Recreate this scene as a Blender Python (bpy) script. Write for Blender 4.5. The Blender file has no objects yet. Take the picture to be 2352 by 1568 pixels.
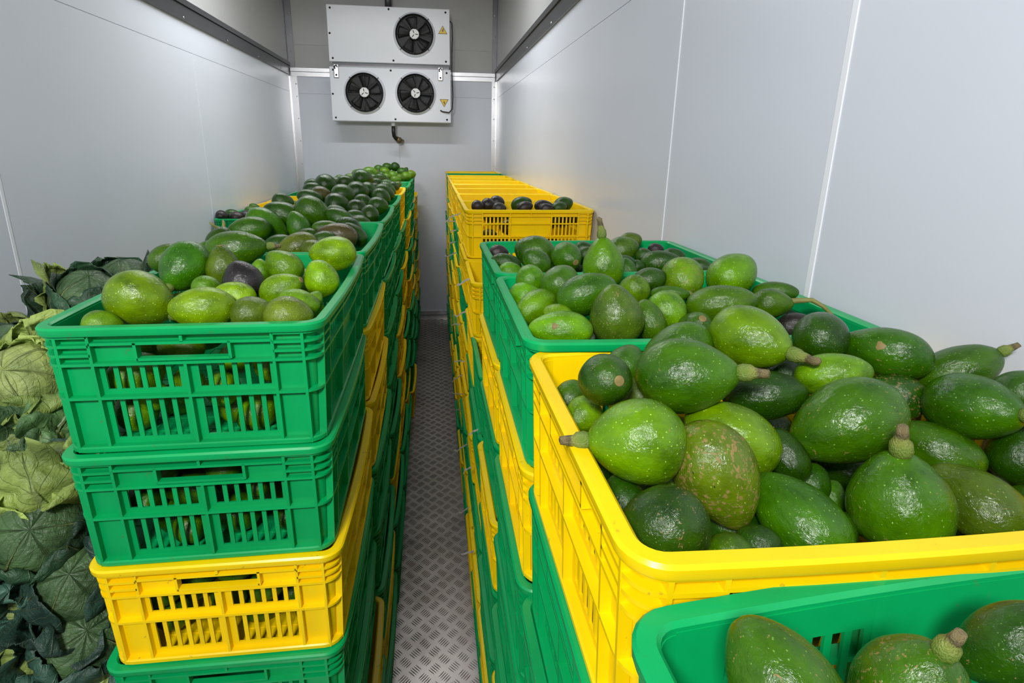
import bpy, bmesh, math, random
from mathutils import Vector, Matrix, Quaternion, noise
scene = bpy.context.scene
COLL = scene.collection
R = math.radians

# ---------------------------------------------------------------- camera
cam_d = bpy.data.cameras.new('camera')
cam = bpy.data.objects.new('camera', cam_d)
COLL.objects.link(cam)
YAW, PITCH, ROLL, FPX = 0.121068, -0.269328, 0.0146827, 1247.36
fw = Vector((math.sin(YAW)*math.cos(PITCH), math.cos(YAW)*math.cos(PITCH), math.sin(PITCH)))
rt = fw.cross(Vector((0, 0, 1))).normalized()
up = rt.cross(fw)
rt2 = rt*math.cos(ROLL) + up*math.sin(ROLL)
up2 = up*math.cos(ROLL) - rt*math.sin(ROLL)
EYE = Vector((0, 0, 1.913))
cam.matrix_world = Matrix(((rt2.x, up2.x, -fw.x, EYE.x), (rt2.y, up2.y, -fw.y, EYE.y), (rt2.z, up2.z, -fw.z, EYE.z), (0, 0, 0, 1)))
cam_d.sensor_width = 36.0
cam_d.lens = 36.0*FPX/2352
cam_d.shift_x = 34.0/2352
cam_d.shift_y = -101.4/2352
cam_d.clip_start = 0.02
scene.camera = cam

# ---------------------------------------------------------------- light
world = bpy.data.worlds.new('world')
scene.world = world
world.use_nodes = True
world.node_tree.nodes['Background'].inputs[0].default_value = (0.86, 0.93, 1.0, 1)
world.node_tree.nodes['Background'].inputs[1].default_value = 0.22

def area(name, loc, target, sx, sy, power, color=(1, 1, 1)):
    l = bpy.data.lights.new(name, 'AREA')
    l.shape = 'RECTANGLE'; l.size = sx; l.size_y = sy; l.energy = power; l.color = color
    o = bpy.data.objects.new(name, l); COLL.objects.link(o)
    o.location = loc
    o.rotation_euler = (Vector(target)-Vector(loc)).to_track_quat('-Z', 'Y').to_euler()
    return o
area('door_lamp', (-0.48, -0.75, 2.72), (-0.25, 2.4, 1.35), 0.40, 0.26, 48, (1.0, 0.985, 0.97))
area('ceiling_lamp', (-0.50, 3.70, 3.43), (-0.45, 3.70, 0), 0.16, 1.7, 43, (0.97, 0.985, 1.0))

scene.view_settings.view_transform = 'Standard'
scene.view_settings.look = 'None'
scene.view_settings.exposure = 0.0
scene.view_settings.gamma = 1.0
scene.view_settings.use_curve_mapping = False

# ---------------------------------------------------------------- helpers
class MB:
    def __init__(s): s.v = []; s.f = []
    def add(s, vs, fs):
        b = len(s.v); s.v += [tuple(v) for v in vs]; s.f += [tuple(i+b for i in f) for f in fs]
        return s
    def box(s, a, b, fn=None, seg=1):
        vs = []; fs = []
        for i in range(seg+1):
            x = a[0]+(b[0]-a[0])*i/seg
            for y, z in ((a[1], a[2]), (b[1], a[2]), (b[1], b[2]), (a[1], b[2])):
                p = (x, y, z); vs.append(fn(*p) if fn else p)
        for i in range(seg):
            for k in range(4):
                fs.append((i*4+k, i*4+4+k, i*4+4+(k+1) % 4, i*4+(k+1) % 4))
        fs.append((0, 1, 2, 3)); e = seg*4; fs.append((e+3, e+2, e+1, e))
        return s.add(vs, fs)
    def ring(s, loops, closed_path=True, closed_prof=True):
        n = len(loops); m = len(loops[0]); vs = [p for l in loops for p in l]; fs = []
        for i in range(n if closed_path else n-1):
            j = (i+1) % n
            for k in range(m if closed_prof else m-1):
                l = (k+1) % m
                fs.append((i*m+k, j*m+k, j*m+l, i*m+l))
        if closed_prof and not closed_path:
            fs.append(tuple(range(m))[::-1]); fs.append(tuple((n-1)*m+k for k in range(m)))
        return s.add(vs, fs)
    def lathe(s, prof, n=24, M=None):
        vs = []; fs = []; m = len(prof)
        for i in range(n):
            a = 2*math.pi*i/n
            for r_, z in prof:
                p = Vector((r_*math.cos(a), r_*math.sin(a), z)); vs.append(M @ p if M else p)
        for i in range(n):
            j = (i+1) % n
            for k in range(m-1):
                fs.append((i*m+k, j*m+k, j*m+k+1, i*m+k+1))
        return s.add(vs, fs)
    def tube(s, pts, rad, n=8):
        pts = [Vector(p) for p in pts]
        if not hasattr(rad, '__len__'): rad = [rad]*len(pts)
        loops = []; nrm = None
        for i, p in enumerate(pts):
            t = (pts[min(i+1, len(pts)-1)]-pts[max(i-1, 0)]).normalized()
            if nrm is None: nrm = t.orthogonal().normalized()
            nrm = (nrm-t*nrm.dot(t)).normalized(); b = t.cross(nrm)
            loops.append([p+(nrm*math.cos(2*math.pi*k/n)+b*math.sin(2*math.pi*k/n))*rad[i] for k in range(n)])
        return s.ring(loops, False, True)
    def mesh(s, name, mat=None, smooth=False, angle=None):
        me = bpy.data.meshes.new(name); me.from_pydata(s.v, [], s.f)
        bm = bmesh.new(); bm.from_mesh(me); bmesh.ops.recalc_face_normals(bm, faces=bm.faces); bm.to_mesh(me); bm.free()
        if smooth: me.polygons.foreach_set('use_smooth', [True]*len(me.polygons))
        if smooth and angle is not None: me.set_sharp_from_angle(angle=R(angle))
        if mat: me.materials.append(mat)
        me.update(); return me

def obj(name, me, parent=None, loc=None):
    o = bpy.data.objects.new(name, me); COLL.objects.link(o)
    if loc is not None: o.location = loc
    if parent: o.parent = parent
    return o
def empty(name, loc=(0, 0, 0), rz=0):
    o = bpy.data.objects.new(name, None); COLL.objects.link(o); o.location = loc; o.rotation_euler = (0, 0, rz); o.empty_display_size = 0.05
    return o
def tag(o, label, cat, group=None):
    o['label'] = label; o['category'] = cat
    if group: o['group'] = group
    return o
def struct(o): o['kind'] = 'structure'; return o

# ---------------------------------------------------------------- materials
def nt(name):
    m = bpy.data.materials.new(name); m.use_nodes = True
    t = m.node_tree; return m, t, t.nodes['Principled BSDF']
def N(t, typ, **kw):
    n = t.nodes.new(typ)
    for k, v in kw.items():
        if k.startswith('i_'):
            key = k[2:]; key = int(key) if key.isdigit() else key.replace('_', ' ')
            n.inputs[key].default_value = v
        else: setattr(n, k, v)
    return n
def L(t, a, b): t.links.new(a, b)
def ramp(t, src, stops):
    n = t.nodes.new('ShaderNodeValToRGB'); cr = n.color_ramp
    while len(cr.elements) < len(stops): cr.elements.new(0.5)
    for e, (p, c) in zip(cr.elements, stops):
        e.position = p; e.color = c if len(c) == 4 else (*c, 1)
    L(t, src, n.inputs[0]); return n
def mixc(t, fac, a, b):
    n = t.nodes.new('ShaderNodeMix'); n.data_type = 'RGBA'
    for s, v in ((0, fac), (6, a), (7, b)):
        if hasattr(v, 'is_linked'): L(t, v, n.inputs[s])
        else: n.inputs[s].default_value = v if not (s and len(v) == 3) else (*v, 1)
    return n.outputs[2]
def mathn(t, op, a, b=None, clamp=False):
    n = t.nodes.new('ShaderNodeMath'); n.operation = op; n.use_clamp = clamp
    for i, v in enumerate((a, b)):
        if v is None: continue
        if hasattr(v, 'is_linked'): L(t, v, n.inputs[i])
        else: n.inputs[i].default_value = v
    return n.outputs[0]
def madd(t, a, b, c):
    n = t.nodes.new('ShaderNodeMath'); n.operation = 'MULTIPLY_ADD'; L(t, a, n.inputs[0]); n.inputs[1].default_value = b; n.inputs[2].default_value = c
    return n.outputs[0]
def plain(name, col, rough=0.5, metal=0.0, bump=0.0, bscale=40, var=0.0):
    m, t, p = nt(name)
    p.inputs['Base Color'].default_value = (*col, 1); p.inputs['Roughness'].default_value = rough; p.inputs['Metallic'].default_value = metal
    if bump or var:
        tc = N(t, 'ShaderNodeTexCoord'); no = N(t, 'ShaderNodeTexNoise', i_Scale=bscale, i_Detail=4.0)
        L(t, tc.outputs['Object'], no.inputs['Vector'])
        if bump:
            b = N(t, 'ShaderNodeBump', i_Strength=bump, i_Distance=0.002); L(t, no.outputs[0], b.inputs['Height']); L(t, b.outputs[0], p.inputs['Normal'])
        if var:
            c = mixc(t, no.outputs[0], tuple(x*(1-var) for x in col), tuple(min(1, x*(1+var)) for x in col)); L(t, c, p.inputs['Base Color'])
    return m

M = {}
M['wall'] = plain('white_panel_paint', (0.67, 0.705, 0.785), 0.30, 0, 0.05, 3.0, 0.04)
M['upper'] = plain('dimmed_upper_panel', (0.42, 0.42, 0.415), 0.26, 0, 0.05, 3.0, 0.05)  # darker grey puts the dimness of a ceiling reflection into the panel colour
M['strip'] = plain('white_joint_strip', (0.86, 0.87, 0.92), 0.35)
M['alu'] = plain('aluminium_trim', (0.72, 0.72, 0.74), 0.27, 1.0, 0.06, 30, 0.06)
M['steel'] = plain('dark_steel_trim', (0.16, 0.16, 0.17), 0.35, 0.85, 0.06, 30, 0.08)
M['unit'] = plain('cooler_white_enamel', (0.74, 0.76, 0.82), 0.28, 0, 0.03, 6)
M['black'] = plain('black_plastic', (0.012, 0.012, 0.013), 0.4)
M['fanblack'] = plain('fan_black_metal', (0.004, 0.004, 0.0045), 0.5)
M['wire'] = plain('fan_guard_wire', (0.05, 0.05, 0.055), 0.35, 0.6)
M['hub'] = plain('fan_hub_sticker', (0.78, 0.78, 0.78), 0.4)
M['signy'] = plain('warning_yellow', (0.80, 0.52, 0.03), 0.4)
M['signk'] = plain('warning_black', (0.015, 0.014, 0.012), 0.4)
M['brass'] = plain('weathered_brass', (0.22, 0.16, 0.08), 0.45, 0.7, 0.2, 60, 0.3)
M['straw'] = plain('pale_plastic_strip', (0.42, 0.40, 0.38), 0.5)
M['ceil'] = plain('ceiling_paint', (0.5, 0.51, 0.53), 0.4)

def plastic(name, col, dark):
    m, t, p = nt(name)
    tc = N(t, 'ShaderNodeTexCoord'); oi = N(t, 'ShaderNodeObjectInfo')
    no = N(t, 'ShaderNodeTexNoise', i_Scale=9.0, i_Detail=5.0, i_Roughness=0.6); L(t, tc.outputs['Object'], no.inputs['Vector'])
    ng = N(t, 'ShaderNodeTexNoise', i_Scale=70.0, i_Detail=3.0); L(t, tc.outputs['Object'], ng.inputs['Vector'])
    r1 = ramp(t, no.outputs[0], [(0.3, (0, 0, 0)), (0.75, (1, 1, 1))])
    c = mixc(t, r1.outputs[0], col, dark)
    sp = ramp(t, ng.outputs[0], [(0.70, (0, 0, 0)), (0.74, (1, 1, 1))])
    sp2 = mathn(t, 'MULTIPLY', sp.outputs[0], 0.35)
    c2 = mixc(t, sp2, c, (0.10, 0.075, 0.03))
    hv = N(t, 'ShaderNodeHueSaturation'); L(t, c2, hv.inputs['Color'])
    vv = madd(t, oi.outputs['Random'], 0.16, 0.92); L(t, vv, hv.inputs['Value'])
    L(t, hv.outputs[0], p.inputs['Base Color'])
    rr = ramp(t, no.outputs[0], [(0.3, (0.28,)*3), (0.8, (0.44,)*3)]); L(t, rr.outputs[0], p.inputs['Roughness']); p.inputs['Specular IOR Level'].default_value = 0.32
    b = N(t, 'ShaderNodeBump', i_Strength=0.08, i_Distance=0.002); L(t, no.outputs[0], b.inputs['Height']); L(t, b.outputs[0], p.inputs['Normal'])
    return m
M['G'] = plastic('green_crate_plastic', (0.001, 0.36, 0.100), (0.001, 0.29, 0.078))
M['Y'] = plastic('yellow_crate_plastic', (0.93, 0.655, 0.001), (0.85, 0.57, 0.001))

def avocado_mat():
    m, t, p = nt('avocado_skin')
    tc = N(t, 'ShaderNodeTexCoord'); oi = N(t, 'ShaderNodeObjectInfo')
    off = N(t, 'ShaderNodeVectorMath', operation='ADD'); sc = N(t, 'ShaderNodeVectorMath', operation='SCALE')
    sc.inputs[0].default_value = (17.3, 9.1, 23.7); L(t, oi.outputs['Random'], sc.inputs['Scale'])
    L(t, tc.outputs['Object'], off.inputs[0]); L(t, sc.outputs[0], off.inputs[1]); V = off.outputs[0]
    big = N(t, 'ShaderNodeTexNoise', i_Scale=2.2, i_Detail=4.0, i_Roughness=0.6); L(t, V, big.inputs['Vector'])
    wr = N(t, 'ShaderNodeTexNoise', i_Scale=7.0, i_Detail=5.0, i_Roughness=0.62, i_Distortion=1.6); L(t, V, wr.inputs['Vector'])
    fine = N(t, 'ShaderNodeTexNoise', i_Scale=42.0, i_Detail=3.0); L(t, V, fine.inputs['Vector'])
    vor = N(t, 'ShaderNodeTexVoronoi', i_Scale=19.0, i_Randomness=1.0); L(t, V, vor.inputs['Vector'])
    vor2 = N(t, 'ShaderNodeTexVoronoi', i_Scale=10.0); L(t, V, vor2.inputs['Vector'])
    base = oi.outputs['Color']
    hv = N(t, 'ShaderNodeHueSaturation', i_Value=0.45, i_Saturation=1.1); L(t, base, hv.inputs['Color'])
    hl = N(t, 'ShaderNodeHueSaturation', i_Value=1.35, i_Hue=0.485, i_Saturation=1.1); L(t, base, hl.inputs['Color'])
    f1 = ramp(t, big.outputs[0], [(0.30, (0, 0, 0)), (0.72, (1, 1, 1))])
    c = mixc(t, f1.outputs[0], hv.outputs[0], hl.outputs[0])
    f1b = ramp(t, wr.outputs[0], [(0.42, (0, 0, 0)), (0.60, (1, 1, 1))])
    c = mixc(t, mathn(t, 'MULTIPLY', f1b.outputs[0], 0.35), c, base)
    # pale lenticel specks
    sp = ramp(t, vor.outputs['Distance'], [(0.10, (1, 1, 1)), (0.19, (0, 0, 0))])
    vsel = ramp(t, vor.outputs['Color'], [(0.35, (0, 0, 0)), (0.5, (1, 1, 1))])
    fs = mathn(t, 'MULTIPLY', mathn(t, 'MULTIPLY', sp.outputs[0], vsel.outputs[0]), 0.85)
    hs = N(t, 'ShaderNodeHueSaturation', i_Value=3.0, i_Saturation=0.9, i_Hue=0.47); L(t, base, hs.inputs['Color'])
    c = mixc(t, fs, c, hs.outputs[0])
    # tan scabs, amount from the object's alpha
    sn = mathn(t, 'ADD', wr.outputs[0], mathn(t, 'MULTIPLY', fine.outputs[0], 0.55))
    sn = mathn(t, 'ADD', sn, mathn(t, 'MULTIPLY', oi.outputs['Alpha'], 0.16))
    sc2 = ramp(t, sn, [(0.0, (0, 0, 0)), (1.0, (1, 1, 1))])
    th = mathn(t, 'MULTIPLY', mathn(t, 'SUBTRACT', sn, 1.02), 16.0, True)
    sb = ramp(t, vor2.outputs['Distance'], [(0.17, (1, 1, 1)), (0.27, (0, 0, 0))])
    sbs = mathn(t, 'MULTIPLY', mathn(t, 'SUBTRACT', oi.outputs['Alpha'], 0.62), 2.2, True)
    th = mathn(t, 'MAXIMUM', th, mathn(t, 'MULTIPLY', sb.outputs[0], sbs))
    c = mixc(t, mathn(t, 'MULTIPLY', th, 0.8), c, (0.27, 0.165, 0.06))
    # small dark pits
    vp = N(t, 'ShaderNodeTexVoronoi', i_Scale=5.0); L(t, V, vp.inputs['Vector'])
    pit = ramp(t, vp.outputs['Distance'], [(0.035, (1, 1, 1)), (0.06, (0, 0, 0))])
    c = mixc(t, mathn(t, 'MULTIPLY', pit.outputs[0], 0.8), c, (0.012, 0.016, 0.006))
    L(t, c, p.inputs['Base Color'])
    rr = mathn(t, 'ADD', mathn(t, 'MULTIPLY', th, 0.35), madd(t, wr.outputs[0], 0.22, 0.10))
    L(t, rr, p.inputs['Roughness'])
    p.inputs['Specular IOR Level'].default_value = 0.42
    b1 = N(t, 'ShaderNodeBump', i_Strength=0.22, i_Distance=0.010); L(t, wr.outputs[0], b1.inputs['Height'])
    b2 = N(t, 'ShaderNodeBump', i_Strength=0.18, i_Distance=0.002); L(t, fine.outputs[0], b2.inputs['Height']); L(t, b1.outputs[0], b2.inputs['Normal'])
    b3 = N(t, 'ShaderNodeBump', i_Strength=0.30, i_Distance=0.002); L(t, sp.outputs[0], b3.inputs['Height']); L(t, b2.outputs[0], b3.inputs['Normal'])
    L(t, b3.outputs[0], p.inputs['Normal'])
    return m
M['avo'] = avocado_mat()

def stem_mat():
    m, t, p = nt('avocado_stem')
    tc = N(t, 'ShaderNodeTexCoord'); no = N(t, 'ShaderNodeTexNoise', i_Scale=14.0, i_Detail=4.0); L(t, tc.outputs['Generated'], no.inputs['Vector'])
    sep = N(t, 'ShaderNodeSeparateXYZ'); L(t, tc.outputs['Generated'], sep.inputs[0])
    k = mathn(t, 'ADD', sep.outputs[2], mathn(t, 'MULTIPLY', no.outputs[0], 0.35))
    r_ = ramp(t, k, [(0.50, (0.13, 0.20, 0.025)), (0.74, (0.20, 0.23, 0.04)), (0.84, (0.075, 0.058, 0.022)), (1.0, (0.16, 0.125, 0.05))])
    L(t, r_.outputs[0], p.inputs['Base Color']); p.inputs['Roughness'].default_value = 0.5
    b = N(t, 'ShaderNodeBump', i_Strength=0.4, i_Distance=0.02); L(t, no.outputs[0], b.inputs['Height']); L(t, b.outputs[0], p.inputs['Normal'])
    return m
M['stem'] = stem_mat()
M['scar'] = plain('stem_scar_tan', (0.20, 0.15, 0.045), 0.6, 0, 0.4, 6, 0.45)
M['twig'] = plain('dry_twig', (0.20, 0.20, 0.05), 0.55, 0, 0.3, 50, 0.45)

def leaf_mat():
    m, t, p = nt('cabbage_leaf')
    uv = N(t, 'ShaderNodeUVMap'); uv.uv_map = 'leaf'
    sep = N(t, 'ShaderNodeSeparateXYZ'); L(t, uv.outputs[0], sep.inputs[0])
    oi = N(t, 'ShaderNodeObjectInfo'); tc = N(t, 'ShaderNodeTexCoord')
    no = N(t, 'ShaderNodeTexNoise', i_Scale=30.0, i_Detail=5.0, i_Roughness=0.6, i_Distortion=0.8); L(t, tc.outputs['Object'], no.inputs['Vector'])
    n2 = N(t, 'ShaderNodeTexNoise', i_Scale=9.0, i_Detail=3.0); L(t, tc.outputs['Object'], n2.inputs['Vector'])
    w = mathn(t, 'ABSOLUTE', madd(t, sep.outputs[0], 2.0, -1.0))
    s = sep.outputs[1]
    wid = madd(t, s, -0.075, 0.105)
    mid = mathn(t, 'MULTIPLY', mathn(t, 'SUBTRACT', wid, w), 26.0, True)
    ph = mathn(t, 'SUBTRACT', mathn(t, 'MULTIPLY', s, 6.5), mathn(t, 'MULTIPLY', mathn(t, 'POWER', w, 0.8), 2.6))
    ph = mathn(t, 'ADD', ph, mathn(t, 'MULTIPLY', n2.outputs[0], 0.7))
    side = mathn(t, 'PINGPONG', ph, 0.5)
    sv = mathn(t, 'MULTIPLY', mathn(t, 'SUBTRACT', 0.045, side), 30.0, True)
    fade = mathn(t, 'SUBTRACT', 1.0, mathn(t, 'MULTIPLY', w, 0.75), True)
    sv = mathn(t, 'MULTIPLY', sv, fade)
    vein = mathn(t, 'MAXIMUM', mathn(t, 'MULTIPLY', mid, 0.9), mathn(t, 'MULTIPLY', sv, 0.42))
    base = oi.outputs['Color']
    hv = N(t, 'ShaderNodeHueSaturation', i_Value=0.55); L(t, base, hv.inputs['Color'])
    hl = N(t, 'ShaderNodeHueSaturation', i_Value=1.45, i_Hue=0.48); L(t, base, hl.inputs['Color'])
    f = ramp(t, n2.outputs[0], [(0.32, (0, 0, 0)), (0.68, (1, 1, 1))])
    c = mixc(t, f.outputs[0], hv.outputs[0], hl.outputs[0])
    c = mixc(t, mathn(t, 'MULTIPLY', vein, 0.8), c, (0.24, 0.30, 0.11))
    L(t, c, p.inputs['Base Color'])
    p.inputs['Roughness'].default_value = 0.46
    h = mathn(t, 'ADD', mathn(t, 'MULTIPLY', vein, 0.9), mathn(t, 'MULTIPLY', no.outputs[0], 1.5))
    h = mathn(t, 'ADD', h, mathn(t, 'MULTIPLY', side, 0.35))
    b = N(t, 'ShaderNodeBump', i_Strength=0.9, i_Distance=0.007); L(t, h, b.inputs['Height']); L(t, b.outputs[0], p.inputs['Normal'])
    return m
M['leaf'] = leaf_mat()
M['cabstem'] = plain('cabbage_cut_stem', (0.27, 0.20, 0.11), 0.6, 0, 0.5, 60, 0.4)

def floor_mat():
    m, t, p = nt('tread_plate_metal')
    tc = N(t, 'ShaderNodeTexCoord'); no = N(t, 'ShaderNodeTexNoise', i_Scale=5.0, i_Detail=6.0, i_Roughness=0.65); L(t, tc.outputs['Object'], no.inputs['Vector'])
    c = mixc(t, no.outputs[0], (0.32, 0.285, 0.265), (0.62, 0.575, 0.55)); L(t, c, p.inputs['Base Color'])
    p.inputs['Metallic'].default_value = 0.75
    rr = ramp(t, no.outputs[0], [(0.3, (0.26,)*3), (0.7, (0.42,)*3)]); L(t, rr.outputs[0], p.inputs['Roughness'])
    return m
M['floor'] = floor_mat()
# ---------------------------------------------------------------- room
XL, XR, YB, YF = -1.407, 0.705, 6.05, -1.7
ZT, ZC = 2.600, 3.46            # joint between lower and upper wall panels, ceiling
fl = struct(obj('floor', MB().box((XL-.1, YF, -.06), (XR+.1, YB+.1, 0)).mesh('floor', M['floor'])))
# raised five-bar tread pattern on the aisle plate
mb = MB(); cell = 0.037
for i in range(-8, 9):
    for j in range(int(0.6/cell), int((YB-.04)/cell)):
        if (i+j) % 2: continue
        cx, cy = i*cell-.02, j*cell
        if not -.42 < cx < .38: continue
        ang = R(45 if j % 2 else -45)
        ux, uy = math.cos(ang), math.sin(ang)
        for k in range(5):
            o_ = (k-2)*0.0088; hl = 0.0195-0.0016*abs(k-2); hw = 0.0019
            px, py = cx-uy*o_, cy+ux*o_
            a = [(px-ux*hl, py-uy*hl), (px-uy*hw, py+ux*hw), (px+ux*hl, py+uy*hl), (px+uy*hw, py-ux*hw)]
            m4 = [(px-ux*hl*.7, py-uy*hl*.7, .0024), (px+ux*hl*.7, py+uy*hl*.7, .0024)]
            mb.add([(*q, 0.0) for q in a]+m4, [(0, 1, 5, 4), (1, 2, 5), (2, 3, 4, 5), (3, 0, 4)])
tb = obj('tread_bars', mb.mesh('tread_bars', M['floor']), fl); tb['kind'] = 'stuff'

def wall_side(name, X, sgn, seams, zseam, wide):
    w = struct(obj(name, MB().box((min(X, X+sgn*.1), YF, 0), (max(X, X+sgn*.1), YB+.1, ZC)).mesh(name, M['wall'])))
    def pan(y0, y1, z0, z1, mat):
        g = .0012
        a, b = X-sgn*.006, X+sgn*.001
        mb = MB().box((min(a, b), y0+g, z0+g), (max(a, b), y1-g, z1-g))
        obj('wall_panel', mb.mesh('wall_panel', mat), w)
    ys = [YF]+seams+[YB]
    for y0, y1 in zip(ys[:-1], ys[1:]): pan(y0, y1, 0, zseam, M['wall'])
    pan(YF, YB, zseam, ZT, M['wall'])
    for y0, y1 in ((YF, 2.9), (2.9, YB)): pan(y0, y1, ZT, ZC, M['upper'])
    for y, hw in wide:
        a, b = X-sgn*.0085, X-sgn*.005
        obj('joint_strip', MB().box((min(a, b), y-hw, 0), (max(a, b), y+hw, zseam)).mesh('joint_strip', M['strip']), w)
    return w
wl = wall_side('wall_left', XL, -1, [0.10, 1.985, 3.70, 5.30], 2.425, [(1.985, .006), (3.70, .0015)])
wr = wall_side('wall_right', XR, 1, [-0.7, 0.912, 1.582, 4.2], 2.412, [(0.912, .0065), (1.582, .0018)])
wb = struct(obj('wall_back', MB().box((XL, YB, 0), (XR, YB+.1, ZC)).mesh('wall_back', M['wall'])))
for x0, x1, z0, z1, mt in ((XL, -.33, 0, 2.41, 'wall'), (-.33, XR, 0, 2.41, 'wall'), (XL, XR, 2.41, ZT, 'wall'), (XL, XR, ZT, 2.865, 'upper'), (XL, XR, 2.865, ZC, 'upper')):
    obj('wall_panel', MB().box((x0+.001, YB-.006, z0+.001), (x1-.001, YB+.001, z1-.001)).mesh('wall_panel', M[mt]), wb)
struct(obj('ceiling', MB().box((XL-.1, YF, ZC), (XR+.1, YB+.1, ZC+.06)).mesh('ceiling', M['ceil'])))
# metal trims: side rails, back rail, corner angles, skirting
def trim(n, boxes, mat, screws=()):
    mb = MB()
    for a, b in boxes: mb.box(a, b)
    o = struct(obj('trim_%d' % n, mb.mesh('trim', M[mat])))
    for p, d in screws:
        s = MB(); q = Vector(d).to_track_quat('Z', 'Y').to_matrix().to_4x4()
        s.lathe([(0, .003), (.005, .0025), (.007, 0)], 10, Matrix.Translation(p) @ q)
        obj('rivet', s.mesh('rivet', M['alu'], True), o)
    return o
trim(1, [((XL+.006, YF, 2.585), (XL+.020, YB-.006, 2.665)), ((XL+.006, YF, 2.668), (XL+.030, YB-.006, 2.700))], 'steel', [(Vector((XL+.02, y, 2.602)), (1, 0, 0)) for y in (2.95, 3.6, 4.3, 5.0, 5.7)])
trim(2, [((XR-.020, YF, 2.575), (XR-.006, YB-.006, 2.655)), ((XR-.030, YF, 2.658), (XR-.006, YB-.006, 2.690))], 'steel', [(Vector((XR-.02, y, 2.592)), (-1, 0, 0)) for y in (2.6, 3.3, 4.1, 4.9, 5.6)])
trim(3, [((XL+.03, YB-.018, 2.572), (XR-.03, YB-.006, 2.612)), ((XL+.03, YB-.030, 2.616), (XR-.03, YB-.006, 2.650))], 'alu')
trim(4, [((XL+.006, YB-.05, .1), (XL+.014, YB-.006, 2.585)), ((XL+.006, YB-.014, .1), (XL+.085, YB-.006, 2.572))], 'alu', [(Vector((XL+.07, YB-.014, z)), (0, -1, 0)) for z in (1.72, 1.95, 2.17, 2.38, 2.5)])
trim(5, [((XR-.014, YB-.06, .1), (XR-.006, YB-.006, 2.575)), ((XR-.06, YB-.014, .1), (XR-.006, YB-.006, 2.572))], 'alu', [(Vector((XR-.035, YB-.014, z)), (0, -1, 0)) for z in (1.72, 1.98, 2.2, 2.40, 2.52)])
trim(6, [((XL+.006, YB-.05, 2.70), (XL+.014, YB-.006, ZC)), ((XL+.006, YB-.014, 2.65), (XL+.075, YB-.006, ZC))], 'steel', [(Vector((XL+.05, YB-.014, z)), (0, -1, 0)) for z in (2.8, 2.95, 3.15)])
trim(7, [((XR-.014, YB-.06, 2.69), (XR-.006, YB-.006, ZC)), ((XR-.06, YB-.014, 2.65), (XR-.006, YB-.006, ZC))], 'steel', [(Vector((XR-.035, YB-.014, z)), (0, -1, 0)) for z in (2.8, 3.0, 3.2)])
bb = struct(obj('baseboard_back', MB().box((XL+.02, YB-.028, 0), (XR-.02, YB-.006, .036)).box((XL+.02, YB-.020, .042), (XR-.02, YB-.006, .085)).mesh('baseboard', M['alu'])))

# ---------------------------------------------------------------- crates
CL, CW, CH, CR_ = 0.552, 0.404, 0.2065, 0.032
TAP = 0.008; BOW = 0.007
def half(h): k = (1-h/CH)*TAP; return CL/2-k, CW/2-k
def bow(t): return BOW*(1-t*t)
def face(kind):
    def fn(u, h, n):
        hx, hy = half(h)
        if kind == 'x+': return (hx+n, u, h)
        if kind == 'x-': return (-hx-n, -u, h)
        t = min(1, abs(u)/(CL/2-CR_)); b = bow(t)*min(1, h/CH+.15)
        if kind == 'y+': return (-u, hy+n+b, h)
        return (u, -hy-n-b, h)
    return fn
def cpath(h, n, cs=6, arcs_only=None):
    hx, hy = half(h); out = []; r_ = CR_+n
    cen = [(hx-CR_, hy-CR_, 0), (-hx+CR_, hy-CR_, 90), (-hx+CR_, -hy+CR_, 180), (hx-CR_, -hy+CR_, 270)]
    for q, (cx, cy, a0) in enumerate(cen):
        arc = [(cx+r_*math.cos(R(a0+90*k/cs)), cy+r_*math.sin(R(a0+90*k/cs)), h) for k in range(cs+1)]
        if arcs_only is not None:
            if q == arcs_only: return arc
            continue
        out += arc
        if q in (0, 2):
            x0 = arc[-1][0]; s = 1 if q == 0 else -1
            for k in range(1, 10):
                t = 1-2*k/10; out.append((s*t*(hx-CR_), s*(hy+n+bow(t)*min(1, h/CH+.15)), h))
    return out
def sweep(mb, prof, arc=None):
    loops = [list(c) for c in zip(*[cpath(h, n, 6, arc) for n, h in prof])]
    mb.ring(loops, arc is None, True)
def rect(n0, n1, h0, h1): return [(n0, h0), (n1, h0), (n1, h1), (n0, h1)]
S0, S1 = -.0150, -.0118        # thickness of the recessed wall sheet
def v2h(v): return CH*(1-v)
HXs, HYs = CL/2-CR_, CW/2-CR_
def fbox(mb, fn, u0, u1, v0, v1, n0, n1):
    mb.box((u0, v2h(v1), n0), (u1, v2h(v0), n1), fn, max(1, int((u1-u0)/.06)))
def slots(u0, u1, n):
    p = (u1-u0)/(n*1.62+.62-.62+0.0); sw = p
    # n openings and n-1 slats of 0.62 opening width
    w = (u1-u0)/(n+(n-1)*.62); return [(u0+w+(w*1.62)*k, u0+w*1.62*(k+1)) for k in range(n-1)]
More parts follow.
